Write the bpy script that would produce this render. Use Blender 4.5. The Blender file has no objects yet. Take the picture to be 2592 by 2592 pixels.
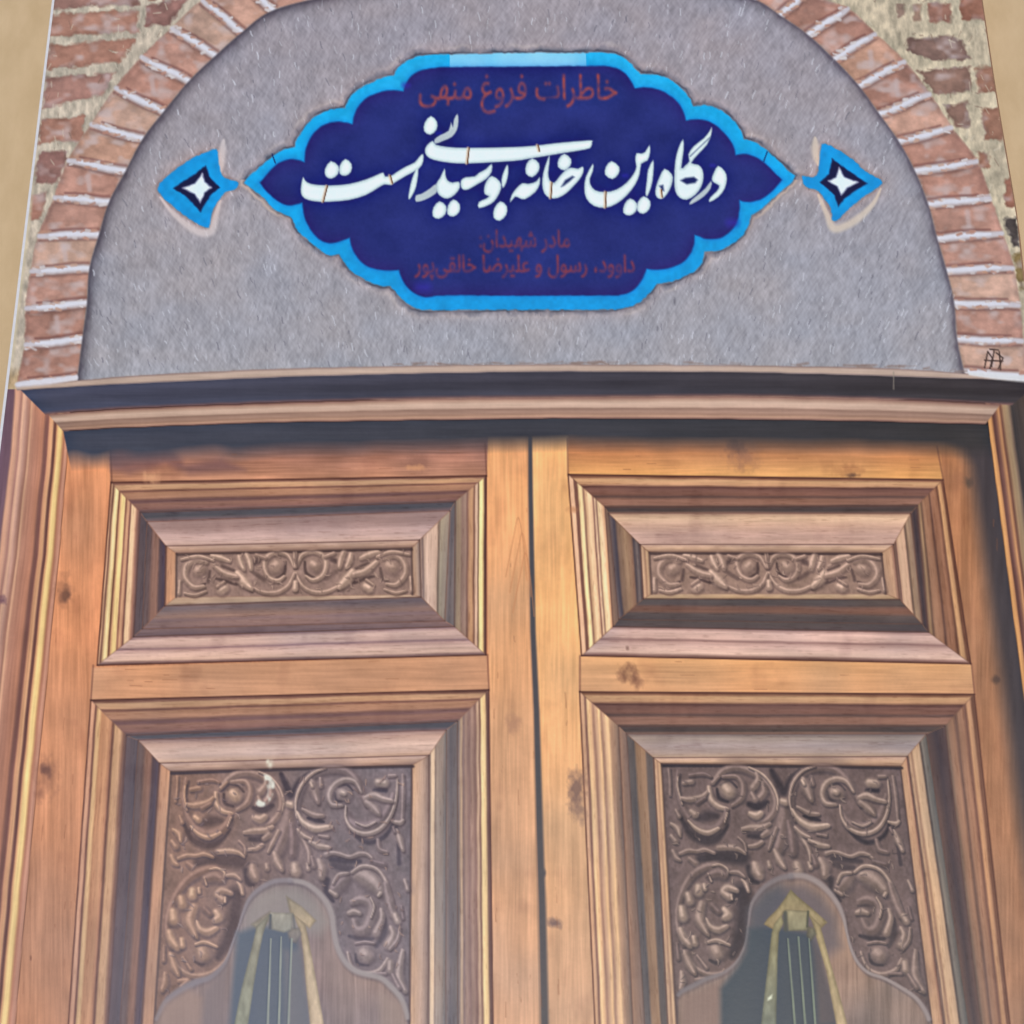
# A paperback book lying on a tan table top, seen from just above its cover.
# The cover is a flat printed sheet: the picture on it (a brick arch, a title
# plaque and a carved double door) is ink, so its tones belong to the paper and
# stay put whatever the lamps do; pictured shade and a bluish glare veil are painted in.  All real light comes from the sky and the sun.
import bpy, math, random
import numpy as np
from mathutils import Matrix, Vector

random.seed(7)
scene = bpy.context.scene

# ------------------------------------------------------------------ camera
FRAME = 2592.0                 # the measuring grid the cover was surveyed in
FOC = 3000.0                   # focal length in the same units
VPX, VPY = 1203.0, -8835.0     # where the book's long edges meet
BOOK_W, BOOK_H, BOOK_T = 0.145, 0.212, 0.009

def _n(v):
    v = np.array(v, float)
    return v / np.linalg.norm(v)

ay = _n(((VPX - FRAME / 2) / FOC, (FRAME / 2 - VPY) / FOC, -1.0))   # book's long axis, camera space
ax = np.array((1.0, 0.0, 0.0)); ax = _n(ax - ay * ax.dot(ay))
az = np.cross(ax, ay)
R = np.array((ax, ay, az))      # camera -> world

def ray(x, y):
    return R @ np.array(((x - FRAME / 2) / FOC, (FRAME / 2 - y) / FOC, -1.0))

# height above the cover such that the cover is BOOK_W wide
d0, d1 = ray(134, 0), ray(2484, 0)
CAM_H = BOOK_W / abs(d1[0] / -d1[2] - d0[0] / -d0[2])
o0 = ray(1296, 1296)
CAM = np.array((-o0[0] / -o0[2] * CAM_H, -o0[1] / -o0[2] * CAM_H, BOOK_T + CAM_H))

def at(x, y, z=BOOK_T):
    """survey point -> point on the horizontal plane at height z"""
    d = ray(x, y)
    k = (CAM[2] - z) / -d[2]
    return CAM + d * k

def at_arr(X, Y, z=BOOK_T):
    dx = (X - FRAME / 2) / FOC; dy = (FRAME / 2 - Y) / FOC
    w = [R[i, 0] * dx + R[i, 1] * dy - R[i, 2] for i in range(3)]
    k = (CAM[2] - z) / -w[2]
    return CAM[0] + w[0] * k, CAM[1] + w[1] * k

def to_y(wy):
    """survey row of a point on the cover's middle line at world y"""
    lo, hi = -3000.0, 6000.0
    for _ in range(60):
        m = (lo + hi) / 2
        if at(1296, m)[1] > wy: lo = m
        else: hi = m
    return lo

cam_data = bpy.data.cameras.new('camera')
cam_data.sensor_width = 36.0
cam_data.sensor_fit = 'HORIZONTAL'
cam_data.lens = 36.0 * FOC / FRAME
cam_data.clip_start = 0.005
cam_data.clip_end = 20.0
cam = bpy.data.objects.new('camera', cam_data)
scene.collection.objects.link(cam)
M = Matrix([list(R[i]) + [CAM[i]] for i in range(3)] + [[0, 0, 0, 1]])
cam.matrix_world = M
scene.camera = cam

# ------------------------------------------------------------------ light
SUN_EL, SUN_AZ = math.radians(57), math.radians(163)    # azimuth from +Y, clockwise
world = bpy.data.worlds.new('World'); scene.world = world
world.use_nodes = True
wn = world.node_tree
bg = wn.nodes['Background']
sky = wn.nodes.new('ShaderNodeTexSky')
sky.sky_type = 'NISHITA'
sky.sun_disc = False
sky.sun_elevation = SUN_EL
sky.sun_rotation = SUN_AZ
sky.air_density = 1.0; sky.dust_density = 3.0; sky.ozone_density = 1.0
wn.links.new(sky.outputs[0], bg.inputs[0])
bg.inputs[1].default_value = 0.10

sd = bpy.data.lights.new('sun', 'SUN')
sd.energy = 2.2
sd.angle = math.radians(20)
sd.color = (1.0, 0.94, 0.86)
sun = bpy.data.objects.new('sun', sd)
scene.collection.objects.link(sun)
sv = Vector((math.sin(SUN_AZ) * math.cos(SUN_EL), math.cos(SUN_AZ) * math.cos(SUN_EL), math.sin(SUN_EL)))
sun.rotation_euler = sv.to_track_quat('Z', 'Y').to_euler()
sun.location = sv * 2

scene.view_settings.view_transform = 'Standard'
scene.view_settings.look = 'None'
scene.view_settings.exposure = 0.0
scene.view_settings.gamma = 1.0
scene.view_settings.use_curve_mapping = False

# ------------------------------------------------------------------ print tools (numpy)
STEP = 2.4
# printed cover: left and right edge as functions of the survey row
def xl(y): return 134 - 0.1205 * y + 4.0
_RY = np.array([-1200, 0, 214, 375, 563, 724, 1000, 1500, 5000.0])
_RX = np.array([2310, 2484, 2516, 2543, 2575, 2592, 2620, 2680, 3131.0])
def xr(y): return np.interp(y, _RY, _RX)

# rows run past the frame at both ends of the cover
Y_TOP = -330.0
wy_top = at(1296, Y_TOP)[1]
Y_BOT = to_y(wy_top - BOOK_H)
rows = np.concatenate([np.linspace(Y_TOP, -24, 60, endpoint=False),
                       np.arange(-24, 2620, STEP),
                       np.linspace(2620, Y_BOT, 120)])
NC = 1150
S = np.linspace(0, 1, NC)
Y = np.repeat(rows[:, None], NC, 1).astype(np.float32)
XLv, XRv = xl(rows), xr(rows)
X = (XLv[:, None] + S[None] * (XRv - XLv)[:, None]).astype(np.float32)
H, W = X.shape
img = np.zeros((H, W, 3), np.float32)
ids = np.zeros((H, W), np.int16)
NAMES = ['brick_wall']
def region(name):
    NAMES.append(name)
    return len(NAMES) - 1

def col(c):
    return np.array(c, np.float32) / 255.0

def box(x0, y0, x1, y1):
    r0 = int(np.searchsorted(rows, y0)); r1 = int(np.searchsorted(rows, y1))
    r0 = max(r0 - 1, 0); r1 = min(r1 + 1, H)
    if r1 <= r0: return None
    w = (XRv - XLv)[r0:r1]
    s0 = ((x0 - XLv[r0:r1]) / w).min(); s1 = ((x1 - XLv[r0:r1]) / w).max()
    c0 = max(int(s0 * (NC - 1)) - 1, 0); c1 = min(int(s1 * (NC - 1)) + 2, NC)
    if c1 <= c0: return None
    return slice(r0, r1), slice(c0, c1)

def hsh(i, j, seed):
    i = i.astype(np.int64); j = j.astype(np.int64)
    n = (i * 374761393 + j * 668265263 + seed * 1442695041) & 0xFFFFFFFF
    n = ((n ^ (n >> 13)) * 1274126177) & 0xFFFFFFFF
    n = n ^ (n >> 16)
    return (n & 0xFFFF).astype(np.float32) / 65535.0

def vnoise(u, v, seed=0):
    i = np.floor(u); j = np.floor(v)
    a = u - i; b = v - j
    a = a * a * (3 - 2 * a); b = b * b * (3 - 2 * b)
    p = hsh(i, j, seed); q = hsh(i + 1, j, seed); r = hsh(i, j + 1, seed); s = hsh(i + 1, j + 1, seed)
    return (p * (1 - a) + q * a) * (1 - b) + (r * (1 - a) + s * a) * b - 0.5

def fbm(u, v, seed=0, o=3):
    f = 0; amp = 1.0
    for k in range(o):
        f = f + amp * vnoise(u * 2 ** k, v * 2 ** k, seed + 17 * k); amp *= 0.55
    return f

def smooth(p, n=8, closed=True):
    """Catmull-Rom through the points"""
    p = np.array(p, float)
    m = len(p); out = []
    rng = range(m if closed else m - 1)
    for i in rng:
        if closed: a, b, c, d = p[i - 1], p[i], p[(i + 1) % m], p[(i + 2) % m]
        else: a, b, c, d = p[max(i - 1, 0)], p[i], p[i + 1], p[min(i + 2, m - 1)]
        for k in range(n):
            t = k / n
            out.append(0.5 * ((2 * b) + (c - a) * t + (2 * a - 5 * b + 4 * c - d) * t * t + (3 * b - a - 3 * c + d) * t ** 3))
    if not closed: out.append(p[-1])
    return np.array(out)

def sdf(pts, sl):
    """signed distance (negative inside) of the pixels of window sl to a polygon"""
    x = X[sl]; y = Y[sl]
    p = np.array(pts, np.float32)
    d2 = np.full(x.shape, 1e12, np.float32); ins = np.zeros(x.shape, bool)
    for k in range(len(p)):
        (x0, y0), (x1, y1) = p[k - 1], p[k]
        ex, ey = x1 - x0, y1 - y0
        L = ex * ex + ey * ey
        if L < 1e-9: continue
        t = np.clip(((x - x0) * ex + (y - y0) * ey) / L, 0, 1)
        d2 = np.minimum(d2, (x - x0 - t * ex) ** 2 + (y - y0 - t * ey) ** 2)
        if y0 != y1:
            ins ^= ((y0 > y) != (y1 > y)) & (x < (y - y0) * ex / ey + x0)
    d = np.sqrt(d2)
    return np.where(ins, -d, d)

def polymask(pts, soft=2.0, pad=6):
    p = np.array(pts, float)
    sl = box(p[:, 0].min() - pad - soft, p[:, 1].min() - pad - soft, p[:, 0].max() + pad + soft, p[:, 1].max() + pad + soft)
    if sl is None: return None, None
    return sl, np.clip(0.5 - sdf(p, sl) / (2 * soft), 0, 1)

def put(sl, m, c, rid=None):
    """lay ink of colour c (rgb or array) with cover m"""
    a = m[..., None]
    img[sl] = img[sl] * (1 - a) + np.asarray(c, np.float32) * a
    if rid is not None: ids[sl][m > 0.5] = rid

def fill(pts, c, soft=2.0, rid=None, tex=0.0, seed=1):
    sl, m = polymask(pts, soft)
    if sl is None: return
    c = col(c)
    if tex:
        n = fbm(X[sl] / 22, Y[sl] / 22, seed, 4)
        c = c * (1 + tex * n[..., None])
    put(sl, m, c, rid)

def tube(pts, r):
    """(window, distance / radius) of a stroke of varying radius"""
    p = np.array(pts, float); r = np.broadcast_to(np.array(r, float), (len(p),)) if np.ndim(r) == 0 else np.interp(np.linspace(0, 1, len(p)), np.linspace(0, 1, len(r)), r)
    q = r.max() + 4
    sl = box(p[:, 0].min() - q, p[:, 1].min() - q, p[:, 0].max() + q, p[:, 1].max() + q)
    if sl is None: return None, None
    x = X[sl]; y = Y[sl]
    best = np.full(x.shape, 9.0, np.float32)
    for k in range(len(p) - 1):
        (x0, y0), (x1, y1) = p[k], p[k + 1]
        ex, ey = x1 - x0, y1 - y0
        L = ex * ex + ey * ey + 1e-9
        t = np.clip(((x - x0) * ex + (y - y0) * ey) / L, 0, 1)
        d = np.sqrt((x - x0 - t * ex) ** 2 + (y - y0 - t * ey) ** 2)
        best = np.minimum(best, d / np.maximum(r[k] + (r[k + 1] - r[k]) * t, 0.3))
    return sl, best

def line(pts, r, c, a=1.0, soft=0.6, rid=None):
    sl, d = tube(pts, r)
    if sl is None: return
    put(sl, a * np.clip((1 + soft * 0.5 - d) / soft, 0, 1), col(c), rid)

def blur_axis(a, s, axis):
    n = max(int(3 * s + 0.5), 1)
    k = np.exp(-0.5 * (np.arange(-n, n + 1) / s) ** 2); k /= k.sum()
    pad = [(0, 0)] * a.ndim; pad[axis] = (n, n)
    b = np.pad(a, pad, mode='edge'); out = np.zeros_like(a)
    L = a.shape[axis]
    for i, w in enumerate(k):
        sl = [slice(None)] * a.ndim; sl[axis] = slice(i, i + L)
        out += np.float32(w) * b[tuple(sl)]
    return out

def blur(a, s):
    return blur_axis(blur_axis(a, s, 0), s, 1)

def crop(x0, y0, f):
    return lambda pts: [(x0 + p[0] / f, y0 + p[1] / f) for p in pts]
A = crop(0, 0, 1.8646); B = crop(1728, 0, 1.8646)
Cc = crop(600, 100, 2.76); D = crop(1300, 100, 2.76)
E1 = crop(0, 900, 2.76); E2 = crop(700, 900, 2.76); E3 = crop(1300, 900, 2.76); E4 = crop(1892, 900, 2.76)
F1 = crop(0, 1592, 1.932); F2 = crop(350, 1850, 2.604); F3 = crop(1650, 1850, 2.604); F4 = crop(1092, 1592, 1.932)
V = crop(0, 0, 0.74537)
# ------------------------------------------------------------------ printed picture: brick wall and arch
full = (slice(0, H), slice(0, W))
top = box(-200, Y_TOP, 2900, 1010)
x, y = X[top], Y[top]
n1 = fbm(x / 11, y / 22, 3, 4); n2 = fbm(x / 60, y / 45, 9, 3)
tint = np.clip((x - 1000) / 600, 0, 1)[..., None]
img[top] = (col((188, 178, 166)) * (1 - tint) + col((190, 181, 164)) * tint) * (1 + 0.22 * n1 + 0.15 * n2)[..., None]

def brick(pts, c, seed, light=0.0, rough=7.0):
    """one printed brick with ragged edges and mottled face"""
    p = np.array(pts, float)
    sl = box(p[:, 0].min() - 16, p[:, 1].min() - 16, p[:, 0].max() + 16, p[:, 1].max() + 16)
    if sl is None: return
    xx, yy = X[sl], Y[sl]
    d = sdf(p, sl) + rough * vnoise(xx / 16, yy / 16, seed) + 0.6 * rough * vnoise(xx / 6, yy / 6, seed + 1)
    m = np.clip(0.5 - d / 7.0, 0, 1)
    f = fbm(xx / 26, yy / 20, seed + 2, 4); g = vnoise(xx / 70, yy / 60, seed + 3)
    base = col(c) * (1 + 0.15 * f + 0.16 * g)[..., None]
    pale = np.clip(fbm(xx / 34, yy / 24, seed + 5, 2) * 1.3 - 0.12 + light, 0, 0.6)[..., None]
    base = base * (1 - pale) + col((198, 184, 186)) * pale
    dark = np.clip((d + 12) / 12, 0, 1)[..., None] * 0.10
    put(sl, m, base * (1 - dark))

RED = [(160, 132, 126), (168, 138, 128), (152, 124, 120), (164, 134, 124)]
def rowbricks(conv, tops, seed):
    pass
# wall on the left, course by course (survey of the photograph)
LW = [
    [(250, -60), (660, -90), (655, 18), (252, 36)],
    [(250, 72), (640, 52), (650, 145), (235, 168)],
    [(690, 30), (880, 0), (800, 110), (690, 120)],
    [(232, 218), (640, 190), (560, 290), (222, 318)],
    [(225, 375), (540, 350), (480, 450), (205, 500)],
    [(205, 570), (395, 555), (380, 655), (180, 670)],
    [(182, 730), (320, 720), (275, 850), (165, 862)],
    [(150, 930), (215, 915), (190, 1030), (140, 1040)],
    [(255, -190), (560, -205), (555, -110), (250, -95)],
    [(700, -60), (1000, -100), (930, -20), (700, 0)],
    [(600, -190), (1000, -210), (1000, -120), (600, -110)],
]
for i, q in enumerate(LW):
    q_ = np.array(A(q), float); c_ = q_.mean(0); q_ = c_ + (q_ - c_) * np.array((1.03, 1.14))
    brick(q_, RED[i % 4], 40 + 7 * i, rough=9)
RW = [
    [(1165, 22), (1262, 16), (1258, 100), (1172, 104)],
    [(1310, -40), (1425, -40), (1425, 90), (1325, 85)],
    [(1072, 186), (1240, 174), (1305, 196), (1348, 272), (1180, 280), (1066, 240)],
    [(1120, 338), (1342, 322), (1358, 428), (1200, 440)],
    [(1390, 325), (1470, 318), (1480, 430), (1400, 430)],
    [(1240, 500), (1340, 490), (1355, 590), (1290, 600)],
    [(1410, 525), (1500, 510), (1515, 660), (1430, 650)],
    [(1400, 720), (1440, 725), (1450, 790), (1405, 790)],
    [(1520, 850), (1560, 840), (1575, 975), (1525, 975)],
    [(1515, 1040), (1580, 1035), (1590, 1160), (1560, 1160)],
    [(1560, 1215), (1600, 1200), (1612, 1360), (1590, 1360)],
    [(800, -130), (1180, -160), (1180, -50), (860, -40)],
    [(1220, -150), (1420, -160), (1420, -70), (1220, -60)],
]
for i, q in enumerate(RW):
    c = (RED[(i + 1) % 4], (164, 130, 118), (138, 118, 112), (144, 122, 114), (156, 128, 116))[(0, 1, 2, 3, 4, 3, 4, 4, 1)[i] if i < 9 else 0] if i not in (9, 10) else ((96, 88, 86) if i == 9 else (150, 136, 108))
    q_ = np.array(B(q), float); c_ = q_.mean(0); q_ = c_ + (q_ - c_) * np.array((1.10, 1.12))
    brick(q_, c, 300 + 7 * i, rough=9)
brick(B([(1088, 28), (1126, 20), (1128, 96), (1092, 100)]), (166, 146, 134), 501)
brick(B([(1010, 20), (1050, 10), (1045, 70), (1020, 80)]), (160, 142, 132), 511)
# mortar scratches
rs = random.Random(5)
for k in range(260):
    cx = rs.choice((rs.uniform(95, 420), rs.uniform(2150, 2560))); cy = rs.uniform(-100, 520)
    a = rs.uniform(-0.6, 0.6) + (1.57 if rs.random() < 0.7 else 0); L = rs.uniform(6, 22)
    line([(cx, cy), (cx + L * math.cos(a), cy + L * math.sin(a))], rs.uniform(0.8, 2.0),
         (206, 198, 184) if rs.random() < 0.6 else (130, 112, 104), 0.45)

wall2_id = region('brick_wall')
ids[(X > 1300) & (ids == 0)] = wall2_id

# ring of bricks: mortar joints, (outer, inner) on the left and (inner, outer) on the right
JL = [A(q) for q in [
    [(80, 1815), (365, 1785)], [(118, 1630), (388, 1600)], [(120, 1458), (410, 1432)], [(145, 1282), (422, 1266)],
    [(180, 1112), (467, 1106)], [(255, 932), (515, 952)], [(320, 758), (592, 808)], [(428, 588), (672, 657)],
    [(543, 416), (772, 527)], [(665, 270), (892, 382)], [(810, 132), (1017, 262)], [(955, 0), (1142, 152)], [(1150, -75), (1290, 48)]]]
JR = [[q[1], q[0]] for q in [B(q) for q in [
    [(330, -5), (420, -110)], [(462, 74), (575, -30)], [(592, 165), (782, 40)], [(716, 280), (908, 158)], [(832, 405), (1048, 288)], [(930, 540), (1168, 443)],
    [(1022, 670), (1272, 603)], [(1098, 810), (1392, 763)], [(1160, 966), (1452, 934)], [(1202, 1126), (1512, 1100)],
    [(1246, 1276), (1562, 1264)], [(1282, 1432), (1592, 1440)], [(1296, 1602), (1608, 1612)], [(1330, 1758), (1640, 1778)]]]]
# the crown, out of the frame, closes the ring
i0, i1 = np.array(JL[-1]), np.array(JR[0])
crown = []
for k in range(1, 8):
    t = k / 8
    b = 4 * t * (1 - t)
    inner = i0[1] * (1 - t) + i1[1] * t + np.array((0, -82 * b))
    outer = i0[0] * (1 - t) + i1[0] * t + np.array((0, -125 * b))
    crown.append([tuple(outer), tuple(inner)])
RING = JL + crown + JR
arch_id = region('brick_arch')
ring_poly = [q[0] for q in RING] + [q[1] for q in RING[::-1]]
outer_poly = smooth([q[0] for q in RING], 4, False)
inner_line = smooth([q[1] for q in RING], 6, False)
sl, m = polymask(np.vstack([outer_poly, inner_line[::-1]]), 3)
nn = fbm(X[sl] / 9, Y[sl] / 9, 21, 3)
put(sl, m, col((172, 148, 140)) * (1 + 0.2 * nn)[..., None], arch_id)
RC = [(188, 160, 150), (182, 152, 144), (176, 146, 138), (170, 140, 132), (190, 166, 156), (184, 156, 144)]
rs = random.Random(11)
for k in range(len(RING) - 1):
    (o0_, i0_), (o1_, i1_) = [np.array(v, float) for v in RING[k]], [np.array(v, float) for v in RING[k + 1]]
    left = k < len(JL) - 1
    # the brick lies between two joints; mortar strip of ~14 units on top of the brick
    def mid(p, q, t): return p * (1 - t) + q * t
    lo, hi = (0.03, 0.86) if left else (0.14, 0.97)
    q = [mid(o0_, o1_, lo), mid(o0_, o1_, hi), mid(i0_, i1_, hi), mid(i0_, i1_, lo)]
    c0 = RC[rs.randrange(6)]
    brick(q, c0, 700 + 11 * k, light=0.05 + 0.14 * rs.random(), rough=5)
    if left and k in (1, 3, 5, 8) or (not left and rs.random() < 0.4):
        cx, cy = mid(mid(o0_, i0_, rs.uniform(.3, .6)), mid(o1_, i1_, .5), 0.5)
        line([(cx, cy - 16), (cx + 4, cy + 18)], [7, 9, 6], (196, 180, 182), 0.55, 1.2)
for k, (o, i) in enumerate(RING):
    o = np.array(o, float); i = np.array(i, float)
    d = i - o; L = np.linalg.norm(d); nrm = np.array((-d[1], d[0])) / L
    if nrm[1] > 0: nrm = -nrm
    pts = []
    for t in np.linspace(0.02, 0.985, 12):
        pts.append(o + d * t + nrm * (1.2 * math.sin(7 * t + k) + rs.uniform(-.7, .7)))
    dn = [p - nrm * 12 for p in pts]
    line(dn, [3, 5, 4], (122, 98, 98), 0.45, 1.3)
    up = [p + nrm * 13 for p in pts]
    line(up[2:], [3, 4.5, 5], (122, 94, 94), 0.55, 1.3)                      # dark bed joint below the white lip
    line(pts, [6.0, 8.6, 9.6, 8.8], (198, 192, 200), 0.9, 0.9)
    line([p + nrm * 1.5 for p in pts[2:12]], [3.2, 5.2, 5.0, 3.6], (212, 210, 221), 0.85, 1.1)

    for j in range(16):      # crumbled edges of the mortar
        p = o + d * rs.uniform(.02, .98) + nrm * rs.choice((-1, 1)) * rs.uniform(6, 11)
        a_ = rs.uniform(-.5, .5); e_ = np.array((math.cos(a_), math.sin(a_))) * rs.uniform(2, 7)
        line([p - e_, p + e_], rs.uniform(1.6, 4.2), rs.choice(RC) if rs.random() < .7 else (206, 198, 200), rs.uniform(.5, .9), 1.0)

# ------------------------------------------------------------------ tympanum: grey felt-like plaster
tymp_id = region('arch_tympanum')
tpoly = np.vstack([inner_line, [(2452, 960), (196, 975)]])
sl, m = polymask(tpoly, 2.5)
xx, yy = X[sl], Y[sl]
# fibres lean outward from the middle, like combed felt
lean = (xx - 1300) / 1300 * 0.32
u = xx + lean * yy
f = (0.6 * vnoise(u / 7, yy / 20, 51) + 0.9 * vnoise((u + .5 * yy) / 4.4, yy / 12, 52) + 0.6 * vnoise((u - .7 * yy) / 5, yy / 13, 55) + 0.5 * vnoise(u / 17, yy / 40, 53) + 0.4 * fbm(xx / 60, yy / 60, 54, 3))
g = np.clip((yy - 100) / 900, 0, 1)
base = col((159, 153, 163)) * (1 - g)[..., None] + col((162, 161, 170)) * g[..., None]
warm = (fbm(xx / 170, yy / 120, 57, 3) * 0.35)[..., None]
base = base + warm * col((14, 0, -14))
base = base * (1 + 0.105 * f)[..., None]
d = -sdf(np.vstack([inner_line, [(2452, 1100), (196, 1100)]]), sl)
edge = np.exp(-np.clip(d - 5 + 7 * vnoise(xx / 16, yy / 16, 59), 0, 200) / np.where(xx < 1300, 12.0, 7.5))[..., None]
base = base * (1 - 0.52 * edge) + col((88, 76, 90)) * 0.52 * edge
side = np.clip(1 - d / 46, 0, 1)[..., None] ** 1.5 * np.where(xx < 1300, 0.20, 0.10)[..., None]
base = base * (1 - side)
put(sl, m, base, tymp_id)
rs = random.Random(3)
for k in range(2100):                                                   # single fibres in the felt
    cx, cy = rs.uniform(220, 2440), rs.uniform(0, 930)
    L = rs.uniform(5, 20); s = -(cx - 1300) / 1300 * 0.55 + rs.uniform(-0.3, 0.3)
    r_, c_ = box(cx - 1, cy - 1, cx + 1, cy + 1) or (None, None)
    if r_ is None or ids[r_.start, c_.start] != tymp_id: continue
    lt = rs.random() < 0.6
    line([(cx, cy), (cx + s * L * .5 + rs.uniform(-2, 2), cy + L * .5), (cx + s * L, cy + L)], rs.uniform(0.7, 1.5), (206, 208, 220) if lt else (116, 114, 126), rs.uniform(0.2, 0.7), 1.0)
# ------------------------------------------------------------------ title plaque
inner = Cc([(160, 1000)]) 
lobes_in = [
    Cc([(160, 1000), (240, 905), (310, 853), (390, 835), (472, 858)]),
    Cc([(472, 858), (480, 770), (510, 690), (555, 632), (620, 592), (710, 573), (805, 590)]),
    Cc([(805, 590), (822, 520), (855, 458), (910, 405), (1000, 368), (1090, 354), (1162, 362)]),
    Cc([(1162, 362), (1185, 298), (1220, 253), (1290, 215), (1390, 197), (1500, 192)]) + D([(0, 190), (500, 185), (620, 184), (700, 195), (770, 230), (820, 288), (848, 340)]),
    D([(848, 340), (930, 334), (1010, 350), (1095, 393), (1155, 450), (1190, 510), (1205, 566)]),
    D([(1205, 566), (1290, 558), (1380, 580), (1455, 635), (1510, 700), (1540, 755), (1552, 806)]),
    D([(1552, 806), (1625, 800), (1700, 825), (1765, 872), (1820, 928), (1876, 980)]),
    D([(1876, 980), (1832, 1035), (1770, 1090), (1705, 1125), (1640, 1137), (1580, 1125)]),
    D([(1580, 1125), (1578, 1200), (1558, 1282), (1510, 1348), (1440, 1388), (1350, 1394), (1265, 1364)]),
    D([(1265, 1364), (1262, 1430), (1232, 1502), (1180, 1558), (1100, 1594), (1010, 1610), (930, 1604)]),
    D([(930, 1604), (905, 1662), (868, 1722), (820, 1764), (750, 1785), (640, 1788)]) + Cc([(1932, 1790), (1450, 1788), (1350, 1800), (1280, 1793), (1210, 1750), (1160, 1688), (1130, 1610)]),
    Cc([(1130, 1610), (1040, 1614), (955, 1602), (880, 1564), (825, 1502), (798, 1440), (788, 1384)]),
    Cc([(788, 1384), (710, 1414), (640, 1423), (580, 1400), (525, 1345), (480, 1268), (460, 1190), (455, 1140)]),
    Cc([(455, 1140), (380, 1160), (320, 1148), (260, 1110), (205, 1060), (160, 1000)]),
]
lobes_out = [
    Cc([(48, 1005), (65, 975), (140, 908), (230, 832), (320, 772), (402, 750)]),
    Cc([(402, 750), (420, 695), (460, 635), (525, 555), (605, 508), (690, 482), (757, 480)]),
    Cc([(757, 480), (778, 425), (825, 365), (905, 318), (1000, 272), (1092, 250)]),
    Cc([(1092, 250), (1135, 190), (1205, 142), (1285, 114), (1380, 105), (1480, 106)]) + D([(0, 95), (500, 93), (620, 90), (720, 106), (800, 150), (855, 208), (888, 240)]),
    D([(888, 240), (1000, 244), (1100, 285), (1178, 345), (1228, 408), (1255, 465)]),
    D([(1255, 465), (1345, 460), (1440, 490), (1520, 550), (1580, 620), (1612, 696)]),
    D([(1612, 696), (1700, 725), (1775, 782), (1850, 850), (1920, 915), (1966, 952)]),
    D([(1966, 952), (1940, 1000), (1880, 1050), (1810, 1110), (1740, 1180), (1660, 1230)]),
    D([(1660, 1230), (1640, 1302), (1595, 1372), (1520, 1432), (1430, 1474), (1330, 1480)]),
    D([(1330, 1480), (1325, 1540), (1285, 1602), (1200, 1652), (1100, 1692), (1000, 1704)]),
    D([(1000, 1704), (958, 1762), (900, 1820), (820, 1864), (720, 1884), (640, 1886)]) + Cc([(1932, 1888), (1350, 1890), (1270, 1884), (1200, 1848), (1130, 1788), (1072, 1720)]),
    Cc([(1072, 1720), (1000, 1720), (900, 1680), (805, 1620), (745, 1555), (715, 1500)]),
    Cc([(715, 1500), (640, 1506), (580, 1472), (515, 1415), (440, 1352), (400, 1290), (380, 1240)]),
    Cc([(380, 1240), (320, 1218), (240, 1166), (180, 1100), (110, 1050), (48, 1005)]),
]
def outline(lobes):
    return np.vstack([smooth(l, 4, False)[:-1] for l in lobes])
p_in, p_out = outline(lobes_in), outline(lobes_out)
pl_id = region('title_plaque'); bd_id = region('plaque_border')
sl = box(p_out[:, 0].min() - 60, p_out[:, 1].min() - 60, p_out[:, 0].max() + 60, p_out[:, 1].max() + 60)
xx, yy = X[sl], Y[sl]
d = sdf(p_out, sl) + 3.0 * vnoise(xx / 9, yy / 9, 71)
rag = 9 * vnoise(xx / 26, yy / 26, 72) + 6 * vnoise(xx / 9, yy / 9, 73)
halo = np.clip(1 - (d - 6 + rag) / 11, 0, 1)
put(sl, halo * 0.55, col((104, 112, 130)))
thin = np.clip(1 - np.abs(d - 3 + .5 * rag) / (5 + 3 * vnoise(xx / 30, yy / 30, 74)), 0, 1) * np.clip(.75 + 1.5 * vnoise(xx / 22, yy / 22, 76), 0, 1)
put(sl, thin * 0.66, col((62, 76, 96)))
pale = np.clip(1 - np.abs(d - 20 + rag) / 7, 0, 1) * np.clip(vnoise(xx / 50, yy / 50, 75) * 3, 0, 1)
put(sl, pale * 0.35, col((196, 190, 190)))
warm = np.clip(1 - np.abs(d - 7 + rag * .7) / 8, 0, 1) * np.clip((np.abs(xx - 1310) - 560) / 60, 0, 1) * (yy > 455)
put(sl, warm * 0.75, col((198, 184, 178)))
g = np.clip((yy - 130) / 640, 0, 1)[..., None]
blue = col((56, 172, 228)) * (1 - g) + col((30, 152, 218)) * g
blue = blue * (1 + 0.09 * vnoise(xx / 34, yy / 34, 77) + .06 * vnoise(xx / 9, yy / 9, 82))[..., None]
seg = ((xx > 1139) & (xx < 1484) & (yy < 200)).astype(np.float32)[..., None]
pat = (1.0 + 0.5 * vnoise(xx / 40, yy / 90, 78))[..., None]
blue = blue * (1 - seg * .8 * pat) + col((146, 206, 240)) * seg * .8 * pat
put(sl, np.clip(0.5 - d / 4, 0, 1), blue, bd_id)
di = sdf(p_in, sl) + 1.4 * vnoise(xx / 11, yy / 11, 79)
inn = np.exp(-np.clip(di + 0, 0, 60) / 7.0)
put(sl, inn * 0.45 * np.clip(0.5 - d / 4, 0, 1), col((30, 96, 190)))
navy = col((53, 59, 122)) * (1 + 0.10 * fbm(xx / 80, yy / 70, 80, 3) + 0.04 * vnoise(xx / 5, yy / 5, 81))[..., None]
put(sl, np.clip(0.5 - di / 5, 0, 1), navy, pl_id)
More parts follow.
